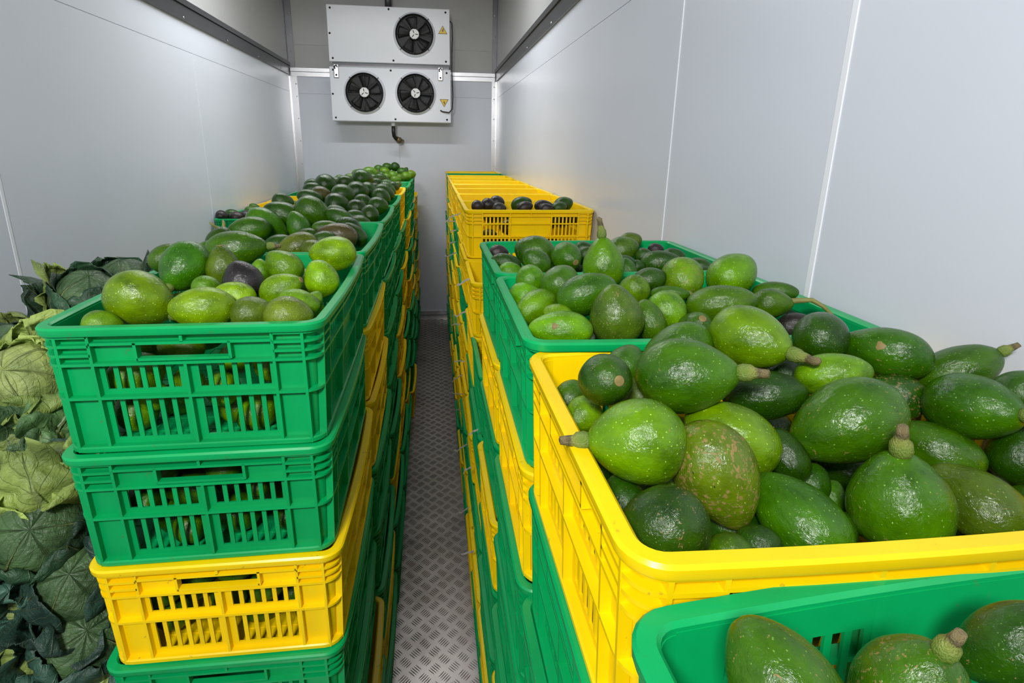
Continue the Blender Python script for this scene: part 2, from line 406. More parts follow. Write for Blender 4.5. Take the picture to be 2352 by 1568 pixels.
def build_end(kind):
    fn = face(kind); mb = MB(); sl = []
    A, Bc = .128, HYs
    for s in (-1, 1):
        fbox(mb, fn, *sorted((s*A, s*Bc)), 0.03, 1, S0, S1)
        fbox(mb, fn, *sorted((s*.064, s*A)), .125, .285, S0, S1)
        for v0, v1 in ((.285, .50), (.57, .90)):
            fbox(mb, fn, *sorted((s*.118, s*A)), v0, v1, S0, S1)
            sl += [(a, b, v0, v1) for a, b in slots(*sorted((s*.014, s*.118)), 6)]
    fbox(mb, fn, -A, A, .03, .125, S0, S1); fbox(mb, fn, -.064, .064, .25, .285, S0, S1)
    fbox(mb, fn, -.014, .014, .285, .50, S0, S1); fbox(mb, fn, -.014, .014, .57, .90, S0, S1)
    fbox(mb, fn, -A, A, .50, .57, S0, S1); fbox(mb, fn, -A, A, .90, 1, S0, S1)
    t = .0022
    def rib_v(u, v0, v1, n1=-.0015): fbox(mb, fn, u-t, u+t, v0, v1, S1-.001, n1)
    def rib_h(v, u0, u1, n1=-.0015, th=.0105): fbox(mb, fn, u0, u1, v-th, v+th, S1-.001, n1)
    for s in (-1, 1):
        rib_v(s*A, .06, .98); rib_v(s*(HYs+.002), .06, .99); rib_v(s*.066, .125, .262)
        for v in (.075, .145, .215): rib_h(v, *sorted((s*A, s*HYs)))
    rib_v(0, .06, .125); rib_v(0, .285, .97)
    rib_h(.13, -A, A); rib_h(.255, -.066, .066)
    return mb, sl
def build_side(kind):
    fn = face(kind); mb = MB(); sl = []
    A, Bm, Bc = .205, .088, HXs
    for s in (-1, 1):
        fbox(mb, fn, *sorted((s*A, s*Bc)), .03, 1, S0, S1)
        for v0, v1 in ((.15, .53), (.60, .90)):
            sl += [(a, b, v0, v1) for a, b in slots(*sorted((s*(Bm+.006), s*(A-.004))), 7)]
            fbox(mb, fn, *sorted((s*Bm, s*(Bm+.006))), v0, v1, S0, S1)
    fbox(mb, fn, -Bm, Bm, .03, .60, S0, S1)
    sl += [(a, b, .60, .90) for a, b in slots(-Bm, Bm, 11)]
    for s in (-1, 1):
        u = sorted((s*Bm, s*A)); fbox(mb, fn, *u, .03, .15, S0, S1); fbox(mb, fn, *u, .53, .60, S0, S1)
    fbox(mb, fn, -A, A, .90, 1, S0, S1)
    t = .0022
    def rib_v(u, v0, v1): fbox(mb, fn, u-t, u+t, v0, v1, S1-.001, -.0015)
    def rib_h(v, u0, u1, th=.0105): fbox(mb, fn, u0, u1, v-th, v+th, S1-.001, -.0015)
    for s in (-1, 1):
        rib_v(s*A, .06, .98); rib_v(s*(HXs+.002), .06, .99); rib_v(s*Bm, .06, .97)
        for v in (.075, .145, .215): rib_h(v, *sorted((s*A, s*HXs)))
    rib_h(.13, -A, A); rib_v(0, .06, .13)
    return mb, sl
def build_rim():
    mb = MB()
    sweep(mb, [(.0025, CH-.013), (.0035, CH-.010), (.0035, CH-.003), (.0008, CH), (-.0115, CH), (-.0145, CH-.003), (-.0145, CH-.016)])
    for c in range(4):
        sweep(mb, rect(S0, S1, 0, CH-.008), c)
        for v in (.075, .145, .215): sweep(mb, rect(S1-.001, -.0015, v2h(v)-.0021, v2h(v)+.0021), c)
    for v in (.285, .55): sweep(mb, rect(S1-.001, -.001, v2h(v)-.0022, v2h(v)+.0022))
    return mb
def build_base():
    mb = MB()
    sweep(mb, [(-.018, 0), (-.002, 0), (.0005, .003), (.0005, .009), (-.002, .011), (-.018, .011)])
    hx, hy = CL/2-.021, CW/2-.021
    mb.box((-hx-.003, -hy-.003, .0045), (hx+.003, hy+.003, .0065))
    for k in range(13):
        x = -hx+2*hx*k/12; mb.box((x-.004, -hy, .003), (x+.004, hy, .008))
    for k in range(9):
        y = -hy+2*hy*k/8; mb.box((-hx, y-.004, .0025), (hx, y+.004, .0075))
    return mb
CRATE = {}
for cname in ('G', 'Y'):
    mt = M[cname]; parts = []
    full = MB()
    for nm, mb in (('rim', build_rim()), ('base', build_base())):
        parts.append((nm, mb.mesh(nm, mt, True, 35), [])); full.add(mb.v, mb.f)
    for nm, kinds, fnb in (('end_wall', ('x+', 'x-'), build_end), ('side_wall', ('y+', 'y-'), build_side)):
        for kd in kinds:
            mb, sl = fnb(kd); full.add(mb.v, mb.f); ms = []
            for a, b, v0, v1 in sl:
                s = MB(); fbox(s, face(kd), a, b, v0-.002, v1+.002, S0+.0002, S1-.0002); full.add(s.v, s.f); ms.append(s.mesh('slat', mt))
            parts.append((nm, mb.mesh(nm, mt), ms))
    CRATE[cname] = (parts, full.mesh('plastic_crate', mt, True, 35))
def crate(c, x, y, ztop, rz, near, label, group):
    parts, full = CRATE[c]
    z = ztop-CH
    if near:
        o = empty('plastic_crate', (x, y, z), rz)
        for nm, me, sls in parts:
            p_ = obj(nm, me, o)
            for s in sls: obj('slat', s, p_)
    else:
        o = obj('plastic_crate', full, None, (x, y, z)); o.rotation_euler = (0, 0, rz)
    return tag(o, label, 'crate', group)
CN = {'G': 'green', 'Y': 'yellow'}
ORD = ['top', 'second', 'third', 'fourth', 'fifth', 'sixth', 'seventh', 'bottom']
NTH = ['first', 'second', 'third', 'fourth', 'fifth', 'sixth', 'seventh', 'eighth', 'ninth']
GL, GR = 'stacked crates of the left row', 'stacked crates of the right row'
def stack(x, y, ztop, cols, rz, nearset, where, group, jit, start=0):
    p = (ztop-CH-.0005)/7
    r_ = random.Random(int(y*1000)+int(x*77))
    for i, c in enumerate(cols):
        if c == ' ': continue
        k = i
        jx, jy, ja = (r_.uniform(-jit, jit), r_.uniform(-jit, jit)*.3, r_.uniform(-jit, jit)*1.2) if i > 0 else (0, 0, 0)
        lab = '%s plastic crate, %s of its stack, %s' % (CN[c], ORD[i] if start == 0 or i == 7 else NTH[i]+' level', where)
        crate(c, x+jx, y+jy, ztop-p*k, rz+ja, k in nearset, lab, group)
LEFT = ['GGYGGYGG', 'GYYGGGYG', 'GGGGGYGG', 'GGGYYYGG', 'YGYYGGYG', 'GYGYGGGY', 'GGYGYGGG', 'GYGYGYGG']
XC = -.3705
for k, cols in enumerate(LEFT):
    y = .80+.565*k+CL/2
    stack(XC + (.012 if k > 4 else 0), y, 1.656, cols, R(90), {0, 1, 2, 3} if k == 0 else ({0} if k == 1 else set()), '%s column of the left row' % NTH[k], GL, .006)
stack(XC+.02, .80+.565*8+CL/2, 1.656, ' YYGYYGG', R(90), set(), 'ninth column of the left row', GL, .004, 1)
stack(.406, .092, 1.615, 'GYGY', R(2.6), {0}, 'nearest column of the right row', GR, .003)
stack(.406, .495, 1.641, 'YGGYGGGG', R(0.3), {0, 1}, 'second column of the right row', GR, .004)
stack(.404, .888, 1.656, 'GYGGGYGG', R(-0.4), {0, 1}, 'third column of the right row', GR, .004)
stack(.408, 1.298, 1.659, 'GYGYGGYG', R(0.2), {0, 1}, 'fourth column of the right row', GR, .004)
stack(.412, 1.70, 1.656, '  GGYGYG', R(0), set(), 'fifth column of the right row', GR, .006, 1)
stack(.414, 2.060, 1.656, ' YYGYGYY', R(0), {1}, 'sixth column of the right row', GR, .006, 1)
FARY = ['YYGYYGYG', 'YYGYYYGY', 'YGYYGYYG', 'YGYYYGYY', 'YYGYYGYG', 'YYGGYYGY', 'YGYGYYGG', 'GYGYYGGG', 'YYGYGYYG']
for k, cols in enumerate(FARY):
    stack(.414+.001*k, 2.464+.4085*k, 1.662-.002*(k % 2), cols, 0, {0} if k == 0 else set(), '%s from the front of the far right run' % NTH[k], GR, .006)
for k, cols in enumerate([' GYGY', ' YYGG', ' YGYG', ' GYGY']):
    stack(XL+.03+CW/2, 3.64+.565*k+CL/2, 1.656, cols, R(90), set(), '%s of the run along the left wall' % NTH[k], 'crates along the left wall', .004, 1)
AVOCADOS = [
(0,0.2650,0.5055,1.6828,0.793,-0.548,0.265,0.0801,0.1073,0.033,0.120,0.004,0.25,'pear','stem','big green avocado with its stem pointing right, upper middle of the near yellow crate'),
(0,0.3847,0.5885,1.6913,0.444,-0.895,-0.043,0.0758,0.1016,0.087,0.206,0.003,0.12,'egg','long','bright glossy avocado with thick knobbly stem, at the back of the near yellow crate'),
(0,0.5042,0.6195,1.6799,0.590,0.741,0.321,0.0664,0.0763,0.017,0.066,0.005,0.20,'egg','none','round dark green avocado with wrinkled end, at the back of the near yellow crate'),
(0,0.5643,0.5798,1.6714,-0.584,0.812,-0.022,0.0630,0.1008,0.025,0.114,0.003,0.50,'egg','none','oval avocado with two tan knots, back right of the near yellow crate'),
(0,0.6346,0.5453,1.6575,0.717,-0.322,0.617,0.0591,0.0957,0.032,0.109,0.004,0.12,'egg','stem','avocado with upright brown stem sticking up against the white wall, far right of yellow crate'),
(0,0.5860,0.4773,1.6455,0.069,-0.953,0.295,0.0721,0.1009,0.029,0.121,0.004,0.20,'egg','stem','big dark avocado with pale cut stem facing the viewer, right side of the yellow crate'),
(0,0.4506,0.5250,1.6685,0.786,-0.513,0.346,0.0493,0.0799,0.086,0.231,0.002,0.35,'egg','none','bright green avocado lying behind the largest one, touched by a thick stem'),
(0,0.5520,0.5411,1.6310,-0.775,0.555,0.303,0.0549,0.0659,0.016,0.067,0.005,0.90,'egg','none','dull avocado with a brown scab patch on top, behind the largest one'),
(0,0.4237,0.4650,1.6406,-0.847,0.111,-0.519,0.0839,0.1191,0.032,0.117,0.003,0.55,'pear','scar','largest dark green avocado with tan scar at lower left, centre right of the yellow crate'),
(0,0.3738,0.5293,1.6436,0.846,-0.455,0.279,0.0567,0.0908,0.014,0.054,0.005,0.20,'long','none','dull smooth avocado in the shadow beside the big stemmed one'),
(0,0.1807,0.5186,1.6752,0.178,-0.917,0.357,0.0554,0.0610,0.021,0.074,0.005,0.40,'round','scar','round dark avocado with ringed scar facing out, upper left of the near yellow crate'),
(0,0.2290,0.5865,1.6624,0.600,0.579,0.552,0.0468,0.0561,0.024,0.099,0.003,0.20,'egg','none','small green avocado peeking from behind the round dark one'),
(0,0.3056,0.6171,1.6668,-0.750,0.354,-0.559,0.0629,0.0943,0.029,0.107,0.004,0.30,'egg','scar','avocado half hidden behind the big stemmed one near the green rim'),
(0,0.1686,0.6049,1.6125,0.570,0.542,0.618,0.0429,0.0493,0.033,0.105,0.003,0.20,'round','none','small avocado against the left wall of the near yellow crate'),
(0,0.1689,0.5554,1.6138,-0.677,-0.732,-0.070,0.0429,0.0494,0.106,0.253,0.004,0.15,'egg','scar','small green avocado with a wide pale scar, left edge of the yellow crate'),
(0,0.1868,0.4387,1.6488,-0.969,0.233,-0.083,0.0790,0.0917,0.092,0.237,0.003,0.25,'egg','stem','bright green plump avocado with short pale stem pointing left, left of yellow crate'),
(0,0.3044,0.4737,1.6262,-0.735,0.628,0.257,0.0703,0.0984,0.097,0.218,0.003,0.30,'egg','none','mid green avocado behind the brown-flecked one'),
(0,0.2614,0.4194,1.6198,0.314,-0.482,-0.818,0.0773,0.1028,0.088,0.151,0.016,1.00,'pear','none','brown-flecked avocado standing tip down, middle of the near yellow crate'),
(0,0.1855,0.3627,1.6141,-0.974,0.085,-0.208,0.0629,0.0742,0.016,0.055,0.006,0.60,'egg','scar','dark avocado with a cracked line and scar at left, front left corner of yellow crate'),
(0,0.1733,0.4245,1.5950,-0.108,0.624,0.774,0.0440,0.0484,0.015,0.060,0.006,0.55,'egg','none','dark scuffed avocado against the left wall, behind the cracked one'),
(0,0.1672,0.4840,1.5894,-0.116,0.579,0.807,0.0334,0.0401,0.012,0.050,0.003,0.20,'egg','none','shadowed avocado under the bright plump one by the yellow wall'),
(0,0.3246,0.3874,1.5917,-0.346,0.880,0.325,0.0660,0.0991,0.029,0.126,0.003,0.30,'egg','none','avocado with a long white gleam, front middle of the near yellow crate'),
(0,0.4274,0.3900,1.6009,-0.094,0.104,0.990,0.0853,0.0973,0.040,0.142,0.005,0.35,'egg','stem','large round speckled avocado with a thick brown topped stem upright, front of the yellow crate'),
(0,0.5489,0.4742,1.5974,-0.598,0.788,0.144,0.0581,0.0901,0.032,0.112,0.003,0.20,'egg','none','avocado half hidden behind the large one with an upright stem'),
(0,0.5272,0.4040,1.5827,-0.304,0.902,0.306,0.0651,0.0911,0.064,0.120,0.013,0.25,'egg','none','pale olive avocado at the front right of the near yellow crate'),
(0,0.6184,0.4608,1.5576,-0.294,0.799,0.524,0.0400,0.0521,0.062,0.063,0.017,0.40,'egg','none','brownish avocado in shadow behind the pale olive one'),
(0,0.6225,0.4466,1.6030,0.371,0.122,0.921,0.0559,0.0670,0.013,0.059,0.003,0.20,'egg','none','dark avocado cut by the right frame edge under the pale stemmed one'),
(0,0.5909,0.4075,1.5639,0.386,0.210,0.898,0.0469,0.0562,0.020,0.071,0.003,0.20,'egg','none','dark avocado cut by the right frame edge above the yellow rim'),
(0,0.3628,0.4641,1.6073,-0.267,0.667,0.695,0.0400,0.0600,0.013,0.053,0.002,0.25,'egg','scar','dark narrow avocado squeezed left of the largest one'),
(0,0.4147,0.4552,1.5590,0.454,0.251,0.855,0.0325,0.0390,0.036,0.142,0.004,0.30,'egg','none','small avocado deep between the gleaming one and the large round one'),
(0,0.2360,0.3500,1.5914,-0.893,0.376,-0.246,0.0356,0.0428,0.040,0.111,0.004,0.30,'egg','none','avocado top just above the front rim of the near yellow crate'),
(0,0.2429,0.4523,1.5852,0.820,-0.026,0.571,0.0342,0.0411,0.081,0.221,0.003,0.30,'egg','none','small bright avocado wedged left of the brown-flecked one'),
(0,0.2332,0.5495,1.6399,-0.865,0.463,0.194,0.0434,0.0520,0.069,0.130,0.016,0.40,'egg','none','dull olive avocado between the round dark one and the big stemmed one'),
(0,0.6455,0.4780,1.6610,0.574,-0.397,0.717,0.0491,0.0589,0.024,0.087,0.008,0.10,'egg','none','avocado at the right frame edge beside the white wall'),
(0,0.2768,0.3683,1.5834,-0.796,0.606,0.009,0.0329,0.0394,0.017,0.061,0.006,0.30,'egg','none','shadowed avocado low between the cracked one and the gleaming one'),
(0,0.3895,0.4546,1.5770,0.458,0.240,0.856,0.0377,0.0453,0.017,0.079,0.004,0.20,'egg','none','shadowed avocado under the largest dark green one'),
(0,0.3850,0.4000,1.5653,0.457,0.291,0.841,0.0281,0.0337,0.017,0.064,0.004,0.20,'egg','none','shadowed avocado low between the gleaming one and the large round one'),
(0,0.4336,0.5823,1.6413,0.444,0.086,0.892,0.0441,0.0529,0.011,0.055,0.002,0.20,'egg','none','shadowed avocado under the thick knobbly stem'),
(1,0.1885,0.2116,1.6275,-0.374,0.746,0.551,0.0572,0.0744,0.030,0.110,0.004,0.45,'egg','none','yellow-speckled avocado at the left of the nearest green crate'),
(1,0.2606,0.2036,1.6235,0.160,-0.146,0.976,0.0559,0.0699,0.030,0.110,0.003,0.80,'egg','stem','avocado with a split pale stem in the nearest green crate'),
(1,0.3501,0.2244,1.6210,-0.716,0.293,-0.633,0.0488,0.0708,0.016,0.066,0.006,0.40,'pear','none','avocado with a narrow neck at the right of the nearest green crate'),
(2,0.3308,1.0088,1.6972,-0.098,0.095,0.991,0.0808,0.1050,0.070,0.210,0.003,0.10,'pear','long','bright pear-shaped avocado standing with its curled stem up, right green crates'),
(2,0.1842,0.9952,1.6719,-0.007,0.814,0.581,0.0562,0.0618,0.064,0.229,0.003,0.15,'egg','none','small avocado at the back left corner of the front green crate'),
(2,0.2269,0.9182,1.6818,0.532,0.678,0.507,0.0673,0.0774,0.035,0.129,0.003,0.15,'egg','none','plump avocado behind the long one, left half of the front green crate'),
(2,0.2498,0.8386,1.6828,0.897,-0.154,0.414,0.0682,0.1023,0.032,0.127,0.004,0.15,'egg','none','long oval avocado lying across the left middle of the front green crate'),
(2,0.2808,0.7775,1.6651,-0.190,0.038,0.981,0.0829,0.0995,0.065,0.134,0.016,0.50,'pear','none','upright pear-shaped avocado with yellow cracks, front of the green crate'),
(2,0.1682,0.9604,1.6472,-0.845,0.275,0.458,0.0529,0.0608,0.072,0.254,0.003,0.15,'egg','none','avocado half hidden behind the one with a ringed stem end, left of green crate'),
(2,0.1741,0.8787,1.6493,-0.824,-0.465,-0.324,0.0585,0.0819,0.089,0.244,0.003,0.20,'egg','scar','avocado with ringed dark stem end facing the left rim of green crate'),
(2,0.1858,0.7467,1.6538,-0.972,0.235,-0.018,0.0560,0.0953,0.098,0.292,0.004,0.40,'egg','none','avocado with a brown peeling patch, front left of the front green crate'),
(2,0.1979,0.8135,1.6521,-0.833,0.342,0.436,0.0440,0.0528,0.101,0.244,0.003,0.20,'egg','none','avocado edge behind the one with a peeling patch'),
(2,0.3462,0.8787,1.6758,0.028,-0.488,0.873,0.0544,0.0610,0.081,0.194,0.003,0.30,'round','none','round avocado between the upright pear one and the spotted one'),
(2,0.3408,0.7889,1.6508,-0.295,0.414,0.861,0.0489,0.0709,0.042,0.128,0.005,0.50,'egg','none','scuffed avocado tucked right behind the upright pear-shaped one'),
(2,0.3823,0.8173,1.6565,0.390,-0.860,-0.329,0.0642,0.0706,0.097,0.273,0.004,0.55,'egg','none','avocado with dark bruises on its underside, middle of the front green crate'),
(2,0.4619,0.9378,1.6818,-0.143,-0.887,-0.440,0.0775,0.0852,0.091,0.226,0.003,0.85,'egg','stub','spotted avocado with brown marked face and short stem below, green crate'),
(2,0.4143,0.8840,1.6669,0.911,-0.401,0.092,0.0311,0.0684,0.033,0.117,0.004,0.20,'long','none','narrow avocado side under the short stem of the spotted one'),
(2,0.4772,0.8237,1.6654,0.871,-0.439,0.219,0.0642,0.1143,0.053,0.144,0.005,0.08,'long','none','long smooth avocado lying level in the right half of green crate'),
(2,0.5688,0.9525,1.6853,0.832,0.220,0.510,0.0825,0.1032,0.084,0.247,0.002,0.20,'egg','none','plump bright avocado at the back right of the front green crate, against the wall'),
(2,0.5699,0.8255,1.6639,0.834,-0.524,0.171,0.0518,0.0673,0.042,0.120,0.004,0.10,'pear','twig','avocado with a long curved dry stem reaching over the right rim'),
(2,0.6259,0.9013,1.6618,0.831,-0.541,0.130,0.0413,0.0785,0.031,0.108,0.004,0.10,'egg','none','avocado lying behind the one with the long curved stem'),
(2,0.4110,0.7693,1.6418,-0.100,-0.655,0.749,0.0579,0.0637,0.034,0.119,0.004,0.40,'egg','scar','avocado with a dark torn stem end, front middle of green crate'),
(2,0.6062,0.8083,1.6290,0.775,-0.413,0.479,0.0451,0.0587,0.026,0.024,0.020,0.05,'egg','none','black-purple avocado low in the right of the front green crate'),
(2,0.4002,0.9430,1.6772,0.874,-0.269,0.405,0.0503,0.0654,0.019,0.067,0.006,0.20,'egg','none','dull dark avocado behind the round one in the green crate'),
(3,0.2526,1.3160,1.6611,-0.921,0.236,0.311,0.0866,0.1039,0.035,0.119,0.003,0.20,'egg','none','big avocado at the back left of the rear green crate'),
(3,0.2297,1.1777,1.6667,-0.710,-0.071,0.700,0.0606,0.0727,0.034,0.126,0.004,0.20,'pear','none','pear-necked avocado leaning in front of a bigger one in the rear green crate'),
(3,0.3169,1.2432,1.6628,0.281,-0.954,-0.105,0.0710,0.0851,0.041,0.157,0.005,0.30,'egg','scar','dark green avocado with its stem pit facing out, rear green crate'),
(3,0.1704,1.3773,1.6501,0.993,-0.120,0.015,0.0425,0.0510,0.028,0.021,0.019,0.05,'egg','none','little black avocado in the back left corner of the rear green crate'),
(3,0.1721,1.2532,1.6474,-0.928,0.195,0.318,0.0482,0.0746,0.016,0.064,0.006,0.20,'egg','none','dark avocado lying along the left wall of the rear green crate'),
(3,0.1724,1.1808,1.6437,0.990,-0.140,0.019,0.0456,0.0548,0.078,0.266,0.003,0.10,'egg','none',"bright avocado just above the rear green crate's front rim"),
(3,0.4847,1.3273,1.6650,0.887,-0.251,0.388,0.0708,0.0814,0.060,0.139,0.015,0.30,'egg','none',"olive avocado heaped above the rear green crate's back rim"),
(3,0.5403,1.4297,1.6664,0.883,-0.267,0.387,0.0550,0.0660,0.065,0.122,0.013,0.30,'egg','none','topmost avocado behind the olive one, against the white wall'),
(3,0.3971,1.3773,1.6564,0.962,-0.269,0.042,0.0430,0.0559,0.016,0.075,0.006,0.10,'egg','none','small dark avocado left of the curled stem in the rear green crate'),
(3,0.3848,1.2972,1.6570,0.960,-0.276,0.045,0.0430,0.0559,0.017,0.055,0.006,0.10,'egg','none',"small avocado close to the pear-shaped one's curled stem"),
(3,0.5296,1.1949,1.6580,0.917,-0.380,0.123,0.0576,0.0950,0.019,0.076,0.006,0.40,'egg','none','long dull avocado with brown end, right half of the rear green crate'),
(3,0.5981,1.2780,1.6544,0.909,-0.411,0.073,0.0448,0.0583,0.017,0.065,0.006,0.10,'egg','none','avocado behind the long dull one in the rear green crate'),
(3,0.5269,1.2876,1.6554,0.928,-0.367,0.064,0.0428,0.0471,0.022,0.074,0.006,0.10,'egg','none','small dark avocado between the olive one and the long dull one'),
(3,0.4411,1.1836,1.6582,0.940,-0.337,0.061,0.0417,0.0459,0.015,0.068,0.005,0.10,'egg','none','dark avocado below the olive one in the rear green crate'),
(3,0.4733,1.1925,1.6498,0.932,-0.355,0.066,0.0332,0.0366,0.014,0.063,0.003,0.10,'egg','none','tiny black-green avocado low in the rear green crate'),
(3,0.6195,1.1850,1.6466,-0.833,0.492,0.252,0.0484,0.0629,0.017,0.069,0.005,0.10,'egg','none','avocado beside the right wall of the rear green crate'),
(3,0.6147,1.1404,1.6412,-0.828,0.505,0.245,0.0382,0.0459,0.015,0.057,0.005,0.10,'egg','none','small avocado squeezed by the plump bright one near the right wall'),
(3,0.4306,1.1437,1.6489,-0.151,0.276,0.949,0.0469,0.0656,0.025,0.111,0.003,0.10,'egg','none','avocado right behind the pear-shaped one with curled stem'),
(3,0.5979,1.3873,1.6531,0.921,-0.385,0.064,0.0357,0.0429,0.031,0.023,0.020,0.05,'egg','none','black avocado showing just below the back rim of the rear green crate'),
(4,0.1985,2.3900,1.6644,0.997,-0.082,0.010,0.0506,0.0557,0.025,0.018,0.016,0.05,'egg','none','leftmost grey-green avocado in the far yellow crate'),
(4,0.2507,2.4325,1.6658,0.995,-0.101,0.013,0.0596,0.0655,0.022,0.017,0.015,0.05,'egg','none','second grey-green avocado from the left in far yellow crate'),
(4,0.2965,2.4900,1.6699,0.993,-0.117,0.014,0.0631,0.0694,0.020,0.017,0.017,0.05,'egg','none','highest of three grey-green avocados at left of far yellow crate'),
(4,0.2875,2.3325,1.6613,0.993,-0.121,0.015,0.0497,0.0597,0.027,0.026,0.021,0.05,'egg','none','low avocado below the highest grey-green one in far yellow crate'),
(4,0.4030,2.4500,1.6663,0.927,-0.116,0.358,0.0725,0.0978,0.017,0.063,0.005,0.10,'egg','none','big dark avocado in the middle of the far yellow crate'),
(4,0.4018,2.3475,1.6636,0.926,-0.120,0.358,0.0541,0.0704,0.022,0.018,0.015,0.10,'egg','none','grey avocado leaning on the big middle one in far yellow crate'),
(4,0.4972,2.4100,1.6629,0.980,-0.200,0.023,0.0537,0.0859,0.021,0.018,0.018,0.05,'egg','none','long black avocado right of the middle in far yellow crate'),
(4,0.4935,2.3250,1.6605,0.978,-0.205,0.024,0.0462,0.0646,0.021,0.018,0.016,0.05,'egg','none','low grey avocado under the long black one in far yellow crate'),
(4,0.5919,2.4325,1.6666,0.913,-0.185,0.365,0.0724,0.0905,0.018,0.071,0.006,0.05,'egg','none','rightmost dark green avocado in the far yellow crate'),
(4,0.5507,2.3400,1.6627,0.914,-0.176,0.364,0.0581,0.0698,0.018,0.065,0.005,0.05,'egg','none','small avocado in front of the rightmost one in far yellow crate'),
(5,-0.4684,0.9016,1.6689,0.892,-0.091,-0.443,0.0885,0.1061,0.116,0.230,0.003,0.20,'egg','stub','plump yellow-green avocado with a stubby stem, front left of the left row'),
(5,-0.4666,1.0674,1.6865,-0.235,-0.807,-0.542,0.0861,0.1050,0.031,0.151,0.005,0.15,'egg','stub','big green avocado with cut stem pointing down left, left crate'),
(5,-0.3609,0.8676,1.6622,-0.928,-0.350,0.124,0.0680,0.0966,0.136,0.270,0.003,0.20,'egg','none','wrinkled bright avocado at the front rim of the left crate'),
(5,-0.4217,1.2233,1.6918,0.992,0.097,0.078,0.0795,0.1287,0.038,0.123,0.004,0.08,'egg','stem','long dark green avocado with knobbly yellow stem at right'),
(5,-0.3970,1.0676,1.6866,-0.057,0.095,0.994,0.0627,0.0815,0.069,0.127,0.013,0.35,'pear','scar','dull pear-necked avocado behind the black one'),
(5,-0.3355,0.9830,1.6781,-0.311,0.119,0.943,0.0699,0.0755,0.021,0.019,0.020,0.25,'egg','none','blackish purple avocado in the middle of the left crate'),
(5,-0.3296,0.9230,1.6664,-0.882,-0.201,0.426,0.0509,0.0661,0.186,0.368,0.005,0.10,'egg','none','bright lime avocado below the black one'),
(5,-0.3993,0.9884,1.6642,0.931,0.350,-0.105,0.0471,0.0518,0.071,0.212,0.003,0.40,'egg','none','rough avocado half hidden behind the wrinkled bright one'),
(5,-0.2853,0.8695,1.6499,0.954,0.280,-0.108,0.0589,0.0707,0.070,0.126,0.015,0.30,'egg','none','olive avocado at the front rim, third from left'),
(5,-0.2595,0.9448,1.6716,0.891,-0.075,0.448,0.0564,0.0778,0.124,0.272,0.003,0.30,'pear','scar','smooth avocado with tan scar at its upper right tip'),
(5,-0.2914,1.0878,1.6810,-0.745,0.124,0.656,0.0642,0.0803,0.090,0.224,0.003,0.15,'pear','none','green avocado with narrow end up, right half of the left crate'),
(5,-0.2157,1.0583,1.6623,-0.323,0.155,0.934,0.0641,0.0769,0.164,0.371,0.005,0.15,'egg','none','bright avocado leaning on the right rim of the left crate'),
(5,-0.2255,0.9034,1.6532,0.972,0.219,-0.084,0.0578,0.0723,0.099,0.249,0.003,0.35,'egg','none','light green avocado with brown patch near the right front corner'),
(5,-0.2267,0.8495,1.6505,0.969,0.229,-0.094,0.0659,0.0758,0.107,0.170,0.018,0.35,'egg','none','grey-green avocado at the front rim by the right corner'),
(5,-0.4982,0.8453,1.6442,0.872,0.458,-0.174,0.0461,0.0553,0.087,0.226,0.003,0.30,'egg','none','avocado top just above the front rim at the left corner'),
(5,-0.3384,1.0938,1.6714,0.012,0.219,0.976,0.0408,0.0490,0.094,0.266,0.003,0.10,'egg','none','avocado glimpsed between the black one and the narrow-ended one'),
(5,-0.2153,1.1920,1.6865,-0.984,-0.163,0.075,0.0756,0.0998,0.154,0.324,0.004,0.12,'egg','none','bright plump avocado resting where the first two left crates meet'),
(5,-0.5430,1.1599,1.6864,0.462,0.374,0.804,0.0531,0.0637,0.042,0.122,0.004,0.10,'egg','none','avocado behind the big one with cut stem, left edge of heap'),
(5,-0.4964,1.2489,1.6799,0.473,0.340,0.813,0.0487,0.0584,0.037,0.153,0.004,0.10,'egg','none','avocado behind the big one with cut stem, near the long one'),
(5,-0.2081,0.9420,1.6495,0.505,0.334,0.796,0.0335,0.0402,0.099,0.253,0.004,0.30,'egg','none','small avocado in the gap by the right rim of the left crate'),
(6,-0.3506,1.4471,1.6548,-0.916,-0.274,-0.292,0.0736,0.1104,0.088,0.127,0.015,0.35,'egg','none','rough olive avocado at the front of the second left crate'),
(6,-0.3001,1.4118,1.6496,-0.844,-0.080,0.531,0.0605,0.0726,0.067,0.110,0.013,0.40,'egg','none','olive avocado half hidden by the bright plump one'),
(6,-0.2615,1.5370,1.6710,-0.970,-0.133,0.201,0.0712,0.1104,0.067,0.059,0.018,0.25,'egg','none','reddish brown sided avocado above the bright plump one'),
(6,-0.5043,1.5736,1.6833,-0.950,-0.310,-0.040,0.0708,0.1133,0.028,0.111,0.004,0.10,'egg','twigs','avocado with a branching twig stem pointing left'),
(6,-0.4792,1.6554,1.6853,0.754,0.322,-0.573,0.0846,0.1268,0.040,0.167,0.005,0.08,'egg','none','long smooth avocado sloping down right, second left crate'),
(6,-0.4555,1.7441,1.7051,-0.910,-0.194,0.367,0.0778,0.1166,0.023,0.084,0.008,0.10,'egg','none','dark avocado behind the sloping one, second left crate'),
(6,-0.3611,1.7168,1.7150,0.887,-0.045,-0.460,0.0891,0.1113,0.030,0.107,0.003,0.35,'egg','none','avocado with a dark slit on top, middle of left heap'),
(6,-0.3800,1.6040,1.6884,-0.363,0.044,0.931,0.0645,0.0903,0.033,0.147,0.005,0.25,'egg','none','avocado with a black hole in its side, left heap'),
(6,-0.2960,1.5835,1.6812,-0.922,-0.318,0.222,0.0512,0.0871,0.033,0.108,0.004,0.10,'long','none','narrow avocado with shiny spot right of the black holed one'),
(6,-0.4791,1.8480,1.7335,0.965,0.240,-0.108,0.0575,0.0691,0.020,0.068,0.006,0.10,'egg','stem','dark avocado with pale stem at right, high in left heap'),
